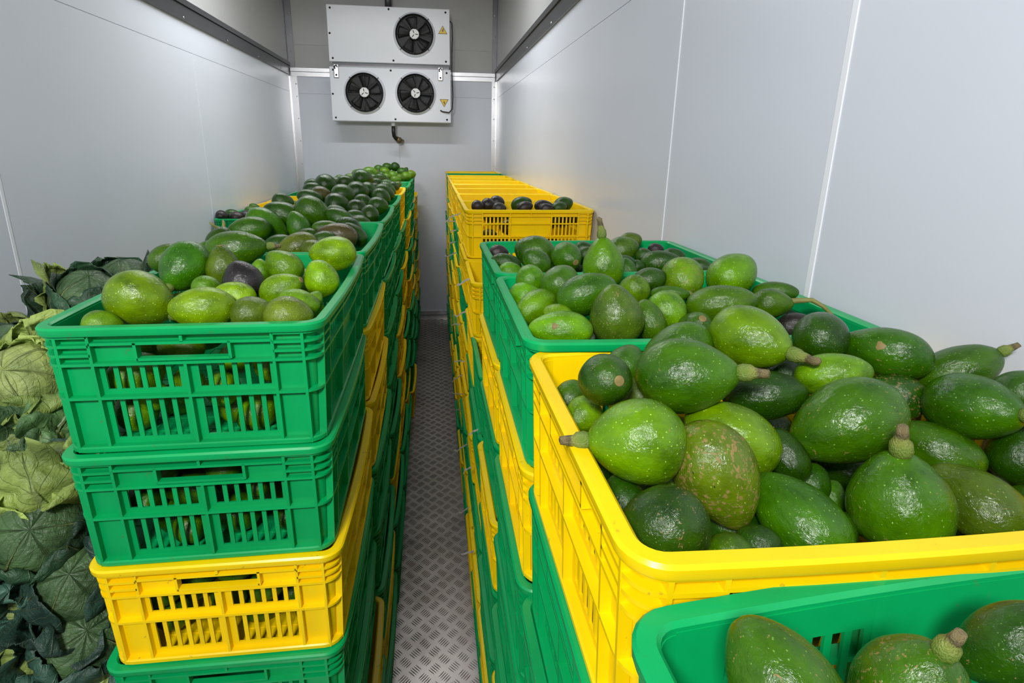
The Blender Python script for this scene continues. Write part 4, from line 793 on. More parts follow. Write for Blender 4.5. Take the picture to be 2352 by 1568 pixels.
BURIED = [
(0.5350,0.6125,1.5437,0.83,-0.44,-0.35,0.0632,0.0891),
(0.2849,0.4288,1.5581,0.10,-0.96,-0.26,0.0623,0.0720),
(0.3179,0.6147,1.5272,-0.43,-0.87,-0.23,0.0697,0.1014),
(0.5770,0.4346,1.5126,0.48,0.83,-0.27,0.0644,0.0959),
(0.1902,0.5403,1.5107,-0.36,0.90,0.25,0.0574,0.0782),
(0.2740,0.5628,1.5592,0.93,-0.35,-0.12,0.0553,0.0820),
(0.3397,0.5200,1.5583,-0.51,0.80,0.32,0.0690,0.0816),
(0.2664,0.3709,1.4952,-0.35,-0.86,0.37,0.0576,0.0727),
(0.4223,0.4630,1.5025,-0.80,-0.54,0.25,0.0529,0.0791),
(0.5887,0.3590,1.5235,0.51,-0.81,-0.28,0.0596,0.0697),
(0.3177,0.4636,1.4950,-0.67,0.65,0.36,0.0651,0.0858),
(0.3378,0.3763,1.5053,0.19,-0.94,0.28,0.0633,0.0838),
(0.4910,0.5349,1.5453,-0.65,0.75,0.16,0.0661,0.0940),
(0.6110,0.6143,1.5255,-0.95,-0.18,-0.26,0.0677,0.0941),
(0.3814,0.5332,1.5010,-0.39,-0.92,0.10,0.0525,0.0633),
(0.2138,0.3876,1.5090,0.40,0.88,-0.24,0.0605,0.0744),
(0.4561,0.5152,1.5025,0.76,-0.53,-0.37,0.0604,0.0775),
(0.2389,0.5838,1.5137,0.97,0.22,0.09,0.0570,0.0737),
(0.4425,0.6175,1.5501,-0.85,0.47,0.24,0.0618,0.0784),
(0.5880,0.5169,1.5043,0.99,-0.12,-0.00,0.0588,0.0875),
(0.5300,0.5815,1.4841,-0.96,-0.20,-0.18,0.0600,0.0751),
(0.4991,0.3890,1.5070,0.84,-0.47,-0.27,0.0636,0.0944),
(0.4150,0.3862,1.5022,-0.68,0.71,0.19,0.0566,0.0799),
(0.3523,0.4574,1.5552,0.57,0.80,-0.19,0.0548,0.0661),
(0.3827,0.5769,1.5367,0.94,-0.28,0.18,0.0657,0.0887),
(0.6118,0.4015,1.4855,0.75,0.66,0.05,0.0571,0.0777),
(0.4561,0.1155,1.5213,-0.12,-0.94,-0.33,0.0553,0.0673),
(0.3382,0.1644,1.5182,0.88,-0.43,-0.21,0.0670,0.0995),
(0.2462,0.0015,1.4840,0.80,0.53,-0.27,0.0671,0.0884),
(0.5180,0.1601,1.5293,-0.22,-0.92,0.32,0.0539,0.0763),
(0.5194,-0.0285,1.5012,-0.96,-0.27,-0.10,0.0603,0.0836),
(0.3284,-0.0180,1.5065,-0.60,0.78,0.19,0.0657,0.0921),
(0.4233,-0.0380,1.5025,0.08,0.99,0.13,0.0581,0.0840),
(0.4053,0.2026,1.5109,-0.71,0.62,0.33,0.0569,0.0673),
(0.3869,0.1014,1.5362,-0.61,-0.79,0.11,0.0591,0.0840),
(0.3820,0.0213,1.5059,-0.23,0.97,0.13,0.0699,0.0857),
(0.2297,0.0466,1.5358,0.73,-0.64,-0.24,0.0550,0.0721),
(0.4490,0.7827,1.5519,0.83,-0.45,0.33,0.0669,0.0994),
(0.3035,0.9636,1.5628,0.15,-0.95,-0.27,0.0553,0.0719),
(0.2313,0.7765,1.5845,-0.70,0.70,-0.10,0.0695,0.0971),
(0.4976,0.7396,1.5947,-0.87,0.49,0.00,0.0544,0.0717),
(0.4746,1.0139,1.5626,-0.97,-0.19,0.17,0.0574,0.0750),
(0.3585,1.0105,1.5569,-0.92,-0.31,0.26,0.0653,0.0871),
(0.6117,0.8172,1.5551,0.21,-0.96,0.19,0.0582,0.0698),
(0.3586,0.9246,1.5527,-0.08,0.95,0.29,0.0669,0.0916),
(0.4549,0.8067,1.6089,0.72,0.61,-0.33,0.0650,0.0886),
(0.3889,0.9324,1.6044,-0.17,-0.93,-0.33,0.0537,0.0630),
(0.5159,0.8180,1.5569,0.98,0.01,0.20,0.0672,0.0801),
(0.2199,0.8650,1.5827,-0.57,-0.79,-0.25,0.0536,0.0682),
(0.5810,0.9038,1.5860,-0.85,0.47,0.22,0.0609,0.0814),
(0.3006,0.8451,1.6042,-0.09,0.99,0.10,0.0573,0.0680),
(0.2645,1.0214,1.5962,0.80,-0.61,0.01,0.0531,0.0667),
(0.1995,0.9067,1.5562,0.78,0.63,0.01,0.0595,0.0731),
(0.2365,0.9643,1.5422,-0.92,-0.22,-0.32,0.0690,0.0906),
(0.3581,1.3310,1.6227,-0.44,0.86,0.24,0.0613,0.0901),
(0.6056,1.2856,1.5918,0.87,-0.49,0.06,0.0545,0.0637),
(0.3020,1.2870,1.6123,-0.76,-0.59,-0.28,0.0571,0.0806),
(0.2369,1.4271,1.5717,0.47,0.83,-0.31,0.0645,0.0906),
(0.2629,1.3480,1.5698,-0.86,-0.47,-0.19,0.0632,0.0916),
(0.3260,1.3931,1.6060,-0.85,0.46,0.26,0.0520,0.0770),
(0.4123,1.3525,1.6029,0.28,-0.92,-0.26,0.0581,0.0817),
(0.5316,1.3887,1.5658,-0.98,-0.22,-0.02,0.0520,0.0742),
(0.5667,1.2232,1.6169,-0.58,-0.81,-0.09,0.0556,0.0830),
(0.1925,1.3379,1.6008,-0.04,-1.00,0.00,0.0561,0.0699),
(0.5622,1.1974,1.5667,0.97,0.09,0.21,0.0531,0.0659),
(0.5432,1.2887,1.5969,0.96,0.15,0.23,0.0602,0.0785),
(0.2809,1.1813,1.5851,0.80,0.59,-0.10,0.0679,0.1016),
(0.3783,1.2402,1.6104,-0.74,0.62,-0.26,0.0560,0.0644),
(0.4951,1.3922,1.6074,0.08,-0.96,0.28,0.0602,0.0854),
(0.3766,1.1852,1.5634,-0.89,-0.29,0.34,0.0521,0.0627),
(0.2567,1.2352,1.5922,0.89,0.43,0.14,0.0605,0.0789),
(-0.4229,1.5105,1.5871,-0.63,0.77,-0.08,0.0532,0.0646),
(-0.4013,1.5733,1.5976,0.22,-0.97,0.09,0.0671,0.0918),
(-0.5049,1.7804,1.6234,0.04,0.98,-0.19,0.0562,0.0799),
(-0.2517,1.4647,1.5955,-0.91,0.40,-0.04,0.0676,0.0861),
(-0.4518,1.7657,1.6290,0.69,0.65,-0.31,0.0563,0.0738),
(-0.4073,1.8252,1.6063,-0.48,0.83,-0.29,0.0588,0.0788),
(-0.4868,1.6087,1.6126,-0.07,-0.99,0.15,0.0599,0.0888),
(-0.3269,1.8574,1.5969,0.84,-0.43,-0.34,0.0609,0.0709),
(-0.3773,2.3803,1.6347,0.76,0.65,-0.09,0.0638,0.0878),
(-0.4832,2.1095,1.6420,-0.18,-0.98,-0.07,0.0680,0.0837),
(-0.3578,2.0501,1.6280,0.84,0.44,-0.33,0.0668,0.0846),
(-0.2483,2.2097,1.6090,0.94,0.18,-0.30,0.0651,0.0764),
(-0.4972,2.2030,1.6354,0.66,-0.70,-0.26,0.0599,0.0793),
(-0.3602,2.1422,1.6590,0.94,-0.22,-0.26,0.0655,0.0922),
(-0.3183,2.2077,1.6068,0.89,-0.40,-0.21,0.0525,0.0683),
(-0.3839,2.3141,1.6204,0.91,0.25,-0.33,0.0632,0.0929),
(-0.4187,2.6149,1.6394,-0.47,-0.85,0.22,0.0545,0.0786),
(-0.3172,2.8106,1.6349,0.15,-0.97,-0.19,0.0659,0.0859),
(-0.3860,2.9599,1.6367,-0.87,0.49,0.00,0.0531,0.0759),
(-0.4880,2.6020,1.6559,0.08,-0.98,-0.19,0.0596,0.0830),
(-0.4855,2.9127,1.6468,1.00,0.04,0.03,0.0690,0.0868),
(-0.2640,2.6402,1.6148,-0.80,0.57,0.17,0.0678,0.1001),
(-0.2458,2.7169,1.6404,-0.99,0.02,0.16,0.0680,0.0834),
(-0.3221,3.1799,1.6243,-0.91,-0.30,0.27,0.0671,0.0841),
(-0.3329,4.0336,1.6649,-0.49,-0.83,0.25,0.0698,0.0940),
(-0.3932,3.3689,1.6453,-0.96,0.25,0.11,0.0665,0.0916),
(-0.3760,3.6254,1.6317,0.46,0.88,-0.12,0.0700,0.0934),
(-0.3408,3.5552,1.6378,-0.84,0.54,0.06,0.0606,0.0720),
(-0.4980,3.4603,1.6293,-0.89,-0.31,-0.33,0.0651,0.0780),
(-0.4229,3.4620,1.6323,0.90,0.29,-0.31,0.0640,0.0932),
(-0.4843,3.2416,1.6575,-0.05,0.96,-0.28,0.0700,0.1017),
(-0.3842,3.2277,1.6439,0.80,0.55,-0.25,0.0619,0.0819),
(-0.4663,4.3934,1.6634,-0.53,0.83,0.18,0.0695,0.1040),
(-0.4539,5.1577,1.6654,0.93,-0.02,0.36,0.0608,0.0702),
(-0.3478,4.8003,1.6717,-0.20,0.95,-0.23,0.0534,0.0687),
(-0.3752,5.0128,1.6232,0.90,0.29,-0.33,0.0587,0.0796),
(-0.4494,4.6264,1.6391,0.85,0.41,-0.33,0.0675,0.0894),
(-0.4479,4.4766,1.6619,0.98,-0.14,0.15,0.0521,0.0614),
(0.2494,0.6253,1.5677,-0.68,-0.63,-0.37,0.0540,0.0809),
(0.5699,0.5578,1.5677,0.94,-0.14,-0.32,0.0621,0.0810),
(0.4774,0.4484,1.5400,-0.93,-0.15,-0.34,0.0592,0.0793),
(0.2415,0.4869,1.5520,0.99,0.12,-0.12,0.0693,0.1021),
(0.2141,0.5539,1.5674,-0.22,-0.97,-0.06,0.0540,0.0732),
(0.2266,0.3586,1.5565,-0.75,-0.67,0.03,0.0550,0.0659),
(0.4000,0.5106,1.5617,0.30,0.92,0.27,0.0562,0.0816),
(0.5195,0.4668,1.5045,0.93,0.34,0.10,0.0541,0.0772),
(0.3068,0.5395,1.5129,0.97,0.23,-0.08,0.0593,0.0821),
(0.5022,0.3553,1.5527,0.52,0.79,-0.33,0.0534,0.0658),
(0.2367,0.4429,1.5144,0.52,-0.85,0.07,0.0545,0.0701),
(0.5990,0.5128,1.5499,-0.28,-0.93,-0.25,0.0405,0.0536),
(0.5554,0.3493,1.5626,-1.00,-0.08,-0.04,0.0451,0.0619),
(0.3351,0.4136,1.5241,0.96,0.02,0.27,0.0436,0.0527),
]
STRIPS = [(2.464, 1.623, 0.067), (2.915, 1.529, 0.068), (2.921, 1.481, 0.032), (3.042, 1.397, 0.033), (2.938, 1.354, 0.063), (1.883, 1.46, 0.045), (2.088, 1.276, 0.047), (2.502, 1.084, 0.042), (2.153, 1.034, 0.047), (2.324, 0.899, 0.05), (2.329, 0.798, 0.05), (2.536, 0.614, 0.036), (1.488, 1.083, 0.028), (1.76, 0.777, 0.032), (1.876, 0.518, 0.044), (1.644, 0.507, 0.046), (2.011, 0.723, 0.055)]
# ---------------------------------------------------------------- evaporator units on the back wall
def fan(parent, cx, cz, yf, r_, spin):
    RX = Matrix.Rotation(R(-90), 4, 'X')
    f = obj('fan', MB().lathe([(r_*1.0, -.036), (r_*1.035, -.042), (r_*1.07, -.034), (r_*1.07, -.028), (r_*1.0, -.028), (r_*1.0, -.003), (0, -.003)], 48, RX).mesh('fan', M['fanblack'], True, 40), parent, (cx, yf, cz))
    for k in range(5):
        mb = MB(); n = 7; rows = []
        a0 = 2*math.pi*k/5+spin
        for i in range(n):
            rr = r_*(.28+.66*i/(n-1)); sw = .42-.05*i/(n-1); rows.append([(rr*math.cos(a0+q*sw+.12*i/n), -.016+.009*q, rr*math.sin(a0+q*sw+.12*i/n)) for q in (-1, -.4, .3, 1)])
        mb.ring(rows, False, False); bl = obj('blade', mb.mesh('blade', M['fanblack'], True), f)
        so = bl.modifiers.new('thick', 'SOLIDIFY'); so.thickness = .002
    obj('hub', MB().lathe([(0, -.034), (r_*.27, -.032), (r_*.29, -.026), (r_*.29, -.004)], 28, RX).mesh('hub', M['fanblack'], True, 40), f)
    obj('hub_cap', MB().lathe([(0, -.0525), (r_*.255, -.0515), (r_*.27, -.048), (r_*.27, -.034)], 28, RX).mesh('hub_cap', M['hub'], True, 40), f)
    mk = MB()
    for k in range(3):
        a = R(90+120*k)+spin; mk.tube([(r_*.05*math.cos(a), -.053, r_*.05*math.sin(a)), (r_*.20*math.cos(a), -.0528, r_*.20*math.sin(a))], .0035, 6)
    obj('hub_mark', mk.mesh('hub_mark', M['signk']), f)
    for k in range(8):
        a = R(45*k); e = 1.16 if k % 2 else 1.05
        obj('guard_spoke', MB().tube([(r_*.24*math.cos(a), -.049, r_*.24*math.sin(a)), (r_*.85*math.cos(a), -.047, r_*.85*math.sin(a)), (r_*e*math.cos(a), -.030, r_*e*math.sin(a))], .0035, 6).mesh('guard_spoke', M['wire'], True), f)
    g = MB()
    for q in (.30, .39, .48, .57, .66, .75, .84, .93):
        pts = [(r_*q*math.cos(R(10*i)), -.047, r_*q*math.sin(R(10*i))) for i in range(36)]
        g.ring([[(p[0]*(1+d*.004/(r_*q)), p[1]+e, p[2]*(1+d*.004/(r_*q))) for d, e in ((0, -.0012), (.25, 0), (0, .0012), (-.25, 0))] for p in pts])
    obj('guard_rings', g.mesh('guard_rings', M['wire'], True), f)
    return f
def sign(parent, cx, cz, yf, s, flip):
    q = -1 if flip else 1
    def tri(k, y0, y1):
        P = [(cx-s*k, cz-q*s*.58*k), (cx+s*k, cz-q*s*.58*k), (cx, cz+q*s*1.12*k)]
        return MB().add([(x, y0, z) for x, z in P]+[(x, y1, z) for x, z in P], [(0, 1, 2), (5, 4, 3), (0, 3, 4, 1), (1, 4, 5, 2), (2, 5, 3, 0)])
    st = obj('warning_sign', tri(1.0, yf-.002, yf).mesh('warning_sign', M['signk']), parent)
    obj('sign_face', tri(.84, yf-.003, yf-.0015).mesh('sign_face', M['signy']), st)
    b = [(.10, .62), (-.22, .02), (-.02, .05), (-.14, -.40), (.26, .16), (.04, .12), (.28, .60)]
    z = [(cx+x*s, yf-.0036, cz+q*(y*s*.85)) for x, y in b]
    obj('bolt_mark', MB().add(z+[(x, yf-.0028, w) for x, y, w in z], [tuple(range(7)), tuple(range(13, 6, -1))]+[(i, (i+1) % 7, 7+(i+1) % 7, 7+i) for i in range(7)]).mesh('bolt_mark', M['signk']), st)
def unit(name, x0, x1, z0, z1, yf, fans, sgn, label, flip):
    u = empty(name, (0, 0, 0))
    mb = MB().box((x0, yf, z0), (x1, YB-.006, z1)); me = mb.mesh('casing', M['unit'])
    c = obj('casing', me, u); bv = c.modifiers.new('bevel', 'BEVEL'); bv.width = .006; bv.segments = 2
    for cx, cz, sp in fans:
        ring = MB().lathe([(.172, -.026), (.178, -.030), (.186, -.024), (.200, 0)], 48, Matrix.Rotation(R(-90), 4, 'X'))
        obj('fan_collar', ring.mesh('fan_collar', M['unit'], True), u, (cx, yf, cz))
        fan(u, cx, cz, yf-.001, .168, sp)
    sign(u, sgn[0], sgn[1], yf, .044, flip)
    for px, pz in ((x0+.035, z0+.03), (x1-.04, z0+.03), ((x0+x1)/2+.03, z0+.025), (x0+.035, z1-.03), (x1-.04, z1-.03), (x0+.02, (z0+z1)/2), ((x0+x1)/2, z1-.022)):
        obj('screw', MB().lathe([(0, .006), (.007, .005), (.010, 0)], 10, Matrix.Rotation(R(90), 4, 'X')).mesh('screw', M['black'], True), u, (px, yf, pz))
    return tag(u, label, 'cooler')
EZ = 1.913
lo = unit('evaporator_unit', -.95, .205, EZ+.228, EZ+.722, 5.72, [(-.627, EZ+.492, .2), (-.138, EZ+.496, .7)], (.138, EZ+.425), 'white evaporator cooler with two black fans, lower one on the back wall', True)
hi = unit('evaporator_unit', -.945, .20, EZ+.765, EZ+1.258, 5.72, [(-.137, EZ+1.022, .4)], (.132, EZ+1.065), 'white evaporator cooler with a single black fan, upper one on the back wall', False)
obj('gap_plate', MB().box((-.93, 5.79, EZ+.722), (.19, 5.83, EZ+.765)).mesh('gap_plate', M['steel']), lo)
for x in (-.885, .105):
    lt = obj('latch', MB().box((x-.024, 5.706, EZ+.618), (x+.024, 5.7195, EZ+.742)).mesh('latch', M['alu']), lo)
    bv = lt.modifiers.new('bevel', 'BEVEL'); bv.width = .008; bv.segments = 3
    obj('latch_hook', MB().tube([(x-.01, 5.704, EZ+.70), (x-.012, 5.698, EZ+.722), (x+.006, 5.698, EZ+.732), (x+.012, 5.702, EZ+.715)], .006, 8).mesh('latch_hook', M['black'], True), lt)
    obj('latch_bolt', MB().lathe([(0, .006), (.008, .005), (.009, 0)], 10, Matrix.Translation((x, 5.706, EZ+.645)) @ Matrix.Rotation(R(90), 4, 'X')).mesh('latch_bolt', M['black'], True), lt)
cb = obj('power_cable', MB().tube([(.195, 5.73, EZ+1.16), (.222, 5.735, EZ+1.14), (.226, 5.74, EZ+1.0), (.218, 5.74, EZ+.85), (.216, 5.74, EZ+.72), (.222, 5.735, EZ+.60), (.226, 5.73, EZ+.48), (.218, 5.715, EZ+.36), (.185, 5.70, EZ+.325), (.12, 5.708, EZ+.333), (.10, 5.712, EZ+.345)], .0065, 8).mesh('power_cable', M['black'], True))
tag(cb, 'black cable running down the right side of both evaporator coolers', 'cable')
pv = obj('vent_pipe', MB().tube([(-.385, 5.88, EZ+1.258), (-.385, 5.88, EZ+1.40), (-.385, 5.88, ZC)], .032, 16).mesh('vent_pipe', M['steel'], True))
tag(pv, 'dark pipe rising from the top of the upper evaporator cooler', 'pipe')
dp = empty('drain_pipe', (-.37, 5.78, EZ+.06))
obj('pipe_collar', MB().tube([(0, 0, .170), (0, 0, .13)], .021, 16).mesh('pipe_collar', M['unit'], True), dp)
obj('hose', MB().tube([(0, 0, .13), (0, 0, .07), (.004, .01, .035), (.02, .03, .01), (.035, .06, .002)], .019, 14).mesh('hose', M['black'], True), dp)
obj('elbow_fitting', MB().tube([(.028, .045, .012), (.05, .07, -.01), (.066, .12, -.012), (.07, .262, -.012)], [.024, .027, .022, .022], 14).mesh('elbow_fitting', M['brass'], True), dp)
obj('end_nut', MB().tube([(.047, .04, .004), (.056, .055, -.004)], .028, 6).mesh('end_nut', M['brass']), dp)
tag(dp, 'black drain hose with brass elbow under the lower evaporator cooler', 'pipe')

# ---------------------------------------------------------------- avocados
def avo_mesh(name, k, neck, seed, nu=36, nv=26):
    mb = MB(); prof = []
    for j in range(nv+1):
        s = -math.cos(math.pi*j/nv)
        r_ = math.sqrt(max(0, 1-s*s))*(1-k*s-neck*max(0, s)**2*.8+neck*.12*(1-abs(s)))
        prof.append((r_, s))
    mx = max(p[0] for p in prof); prof = [(p[0]/mx*.5, p[1]*.5) for p in prof]
    vs = []; fs = []
    vs.append((0, 0, -.5))
    for j in range(1, nv):
        for i in range(nu):
            a = 2*math.pi*i/nu; v = Vector((prof[j][0]*math.cos(a), prof[j][0]*math.sin(a), prof[j][1]))
            d = noise.noise(v*1.7+Vector((seed*3.1, 0, 0)))*.045+noise.noise(v*4.5+Vector((0, seed*2.3, 0)))*.016
            vs.append(v*(1+d))
    vs.append((0, 0, .5*.985)); e = len(vs)-1
    for i in range(nu):
        q = (i+1) % nu
        fs.append((0, 1+q, 1+i)); fs.append((e, e-nu+i, e-nu+q))
        for j in range(nv-2): fs.append((1+j*nu+i, 1+j*nu+q, 1+(j+1)*nu+q, 1+(j+1)*nu+i))
    return mb.add(vs, fs).mesh(name, M['avo'], True)
SHAPES = {'egg': [avo_mesh('avocado', .10+.03*q, .04*q, q) for q in range(4)], 'round': [avo_mesh('avocado', .05, 0, 7+q) for q in range(2)],
          'pear': [avo_mesh('avocado', .17, .20, 11+q) for q in range(3)], 'long': [avo_mesh('avocado', .07, .05, 17+q) for q in range(2)]}
def stem_mesh(kind):
    mb = MB()
    if kind == 'scar': mb.lathe([(.085, -.03), (.105, .004), (.095, .016), (.07, .012), (.045, .020), (0, .017)], 16); return mb.mesh('stem_scar', M['scar'], True)
    if kind == 'stub': mb.tube([(0, 0, -.04), (0, 0, .05), (.01, 0, .13), (.03, .01, .20), (.035, .012, .21)], [.10, .115, .085, .075, .03], 12)
    if kind == 'stem': mb.tube([(0, 0, -.05), (0, 0, .04), (.01, 0, .13), (.015, 0, .17), (.025, .01, .24), (.03, .012, .33), (.032, .012, .335)], [.09, .115, .105, .072, .062, .050, .03], 14)
    if kind == 'long': mb.tube([(0, 0, -.05), (0, 0, .05), (0, 0, .15), (.01, 0, .20), (.02, .0, .28), (.04, .01, .36), (.05, .01, .42), (.09, .0, .47), (.095, 0, .475)], [.09, .118, .112, .085, .075, .06, .066, .045, .02], 14)
    return mb.mesh('stem', M['stem'], True)
STEMS = {k: stem_mesh(k) for k in ('scar', 'stub', 'stem', 'long')}
GROUPS = ['avocados in the near yellow crate', 'avocados in the nearest green crate', 'avocados in the front green crate on the right', 'avocados in the rear green crate on the right', 'avocados in the far yellow crate', 'avocados in the first left crates', 'avocados in the second left crate', 'avocados in the third left crate', 'avocados in the fourth left crate', 'avocados in the middle of the left row', 'avocados at the far end of the left row', 'avocados by the left wall']
TWIGS = {'twig': [[(0.5867, 0.815, 1.6688), (0.5937, 0.812, 1.6711), (0.604, 0.805, 1.6744), (0.6235, 0.8, 1.6762), (0.6371, 0.79, 1.6683), (0.6504, 0.775, 1.6524)]],
         'twigs': [[(-0.535, 1.56, 1.679), (-0.545, 1.55, 1.6809), (-0.5533, 1.54, 1.6872), (-0.5659, 1.53, 1.6934), (-0.5758, 1.52, 1.7007), (-0.5818, 1.51, 1.7113)], [(-0.5579, 1.535, 1.6903), (-0.5582, 1.54, 1.7037), (-0.5629, 1.55, 1.7118)]]}
for idx, (ci, x, y, z, ax, ay, az, W_, L_, cr, cg, cb_, scab, shape, stem, label) in enumerate(AVOCADOS):
    rr = random.Random(idx*7+1)
    me = rr.choice(SHAPES[shape])
    o = obj('avocado', me)
    q = Vector((ax, ay, az)).to_track_quat('Z', 'Y') @ Quaternion((0, 0, 1), rr.uniform(0, 6.28))
    o.matrix_world = Matrix.Translation((x, y, z)) @ q.to_matrix().to_4x4() @ Matrix.Diagonal((W_*1.0, W_*1.0, L_, 1))
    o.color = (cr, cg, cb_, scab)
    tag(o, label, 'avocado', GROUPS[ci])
    if stem in STEMS:
        s = obj('stem_scar' if stem == 'scar' else 'stem', STEMS[stem], o)
        k = 1.0; s.matrix_local = Matrix.Translation((0, 0, .488)) @ Matrix.Diagonal((k, k, k*W_/L_, 1))
    elif stem in TWIGS:
        mb = MB()
        for pts in TWIGS[stem]:
            n = len(pts); mb.tube(pts, [.0062-.0036*i/(n-1) for i in range(n)], 8)
        s = obj('stem', mb.mesh('stem', M['twig'], True)); s.parent = o; s.matrix_parent_inverse = o.matrix_world.inverted()

for key, pts in (('brown peeling patch, front left', [(.05, -.47, .10), (.11, -.44, .16), (.02, -.475, .20), (-.06, -.46, .24)]), ('two tan knots', [(.0, -.44, .2)])):
    for o in [q for q in COLL.objects if q.get('label', '').find(key) >= 0]:
        inv = o.matrix_world.inverted(); to_eye = (inv @ Vector((-.1, -.2, 2.2))).normalized()
        side = Vector((0, 0, 1)).cross(to_eye).normalized(); upv = to_eye.cross(side).normalized()
        n = 9; vs = []; fs = []
        for ring_, rad in enumerate((0, .045, .09)):
            for k in range(n):
                a_ = 2*math.pi*k/n; d = (to_eye + (side*math.cos(a_)*1.8+upv*math.sin(a_))*rad*(1+.25*math.sin(3*a_))*1.4 + upv*.16).normalized()
                hit, loc, nor, _i = o.ray_cast(d*2, -d)
                vs.append((loc if hit else d*.5)+(nor if hit else d)*(.012 if ring_ < 2 else -.004))
        for r_ in range(2):
            for k in range(n): fs.append((r_*n+k, r_*n+(k+1) % n, (r_+1)*n+(k+1) % n, (r_+1)*n+k))
        obj('peel_patch', MB().add(vs, fs).mesh('peel_patch', M['scar'], True), o)
# the many avocados buried under those in view: one object
K_ = .06; mb = MB(); src = SHAPES['egg'][0]; sv = [v.co.copy() for v in src.vertices]; sf = [tuple(p.vertices) for p in src.polygons]
for x, y, z, ax, ay, az, W_, L_ in BURIED:
    q = Matrix.Translation((x, y, z)) @ Vector((ax, ay, az)).to_track_quat('Z', 'Y').to_matrix().to_4x4() @ Matrix.Diagonal((W_, W_, L_, 1))
    mb.add([(q @ v)/K_ for v in sv], sf)
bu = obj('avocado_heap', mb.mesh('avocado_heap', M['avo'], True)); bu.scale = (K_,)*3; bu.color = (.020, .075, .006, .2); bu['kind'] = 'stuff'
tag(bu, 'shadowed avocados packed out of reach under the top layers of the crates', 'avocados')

# ---------------------------------------------------------------- cabbages
def leaf(name, r_, phi0, phi1, width, openr, ruf, seed, az):
    rnd = random.Random(seed); ns, nw = 22, 18; vs = []; uvs = []; fs = []
    ph1, ph2 = rnd.uniform(0, 6), rnd.uniform(0, 6); tw = rnd.uniform(-.25, .25)
    curl = rnd.uniform(-.1, .25)
    for i in range(ns+1):
        s = i/ns; phi = phi0+(phi1-phi0)*s
        hw = width*(.16+.84*min(1, s*2.6)**.8)*math.sqrt(max(0, 1-max(0, (s-.45)/.56)**2.4))+.004
        rad = r_*(1.02+openr*s*s)
        for j in range(nw+1):
            w = -1+2*j/nw
            edge = abs(w)**2
            rr = rad+ruf*edge*(.35+s)*(math.sin(9*s*(1 if w > 0 else 1.2)+ph1*(1 if w > 0 else 2))+.6*math.sin(21*s+ph2+w)) + curl*r_*edge*.6*s
            rr += ruf*.9*noise.noise(Vector((w*2.2+seed, s*4, 3)))+.006*noise.noise(Vector((w*6+seed, s*10, 7)))
            rr -= .004*(1-min(1, abs(w)*9))*0
            ang = az+tw*s+w*hw/(rad*max(.35, math.sin(phi)))*min(1, .35+math.sin(phi))
            px, py, pz = rr*math.sin(phi)*math.cos(ang), rr*math.sin(phi)*math.sin(ang), -rr*math.cos(phi)
            vs.append((px, py, pz)); uvs.append((j/nw, s))
    for i in range(ns):
        for j in range(nw):
            a = i*(nw+1)+j; fs.append((a, a+1, a+nw+2, a+nw+1))
    me = bpy.data.meshes.new(name); me.from_pydata(vs, [], fs)
    ul = me.uv_layers.new(name='leaf')
    for lp in me.loops: ul.data[lp.index].uv = uvs[lp.vertex_index]
    me.polygons.foreach_set('use_smooth', [True]*len(me.polygons)); me.materials.append(M['leaf']); me.update()
    return me
def head_mesh(r_, seed):
    mb = MB(); n, m_ = 32, 20; vs = []; fs = []
    for j in range(m_+1):
        t = math.pi*j/m_
        for i in range(n):
            a = 2*math.pi*i/n; v = Vector((math.sin(t)*math.cos(a), math.sin(t)*math.sin(a), -math.cos(t)*.88))
            k = 1+.05*noise.noise(v*2.1+Vector((seed, 0, 0)))+.018*math.sin(a*5+4*t+seed); vs.append(v*r_*k)
    for j in range(m_):
        for i in range(n): fs.append((j*n+i, j*n+(i+1) % n, (j+1)*n+(i+1) % n, (j+1)*n+i))
    me = bpy.data.meshes.new('head'); me.from_pydata(vs, [], fs); ul = me.uv_layers.new(name='leaf')
    for lp in me.loops:
        q = lp.vertex_index; ul.data[lp.index].uv = (((q % n)/n*3) % 1, (q//n)/m_)
    me.polygons.foreach_set('use_smooth', [True]*len(me.polygons)); me.materials.append(M['leaf']); me.update(); return me
PROTO = []
for pi in range(4):
    r0 = .088; rnd = random.Random(40+pi); lv = []
    nl = 9
    for k in range(nl):
        outer = k >= 4
        lv.append((leaf('outer_leaf', r0*(1.0+.05*(k//3)), .22, rnd.uniform(2.0, 2.5) if not outer else rnd.uniform(1.55, 2.1), rnd.uniform(.085, .11), rnd.uniform(.05, .18) if not outer else rnd.uniform(.25, .65), .010 if not outer else .026, pi*20+k, k*2.4+rnd.uniform(-.3, .3)), outer))
    st = MB().lathe([(.0, -.115), (.016, -.116), (.020, -.108), (.022, -.085), (.028, -.07)], 14).mesh('stem', M['cabstem'], True)
    PROTO.append((head_mesh(r0, pi), lv, st))
DK, BL, MD, LT, PL = (.020, .058, .030), (.028, .072, .055), (.055, .125, .045), (.22, .33, .075), (.31, .42, .12)
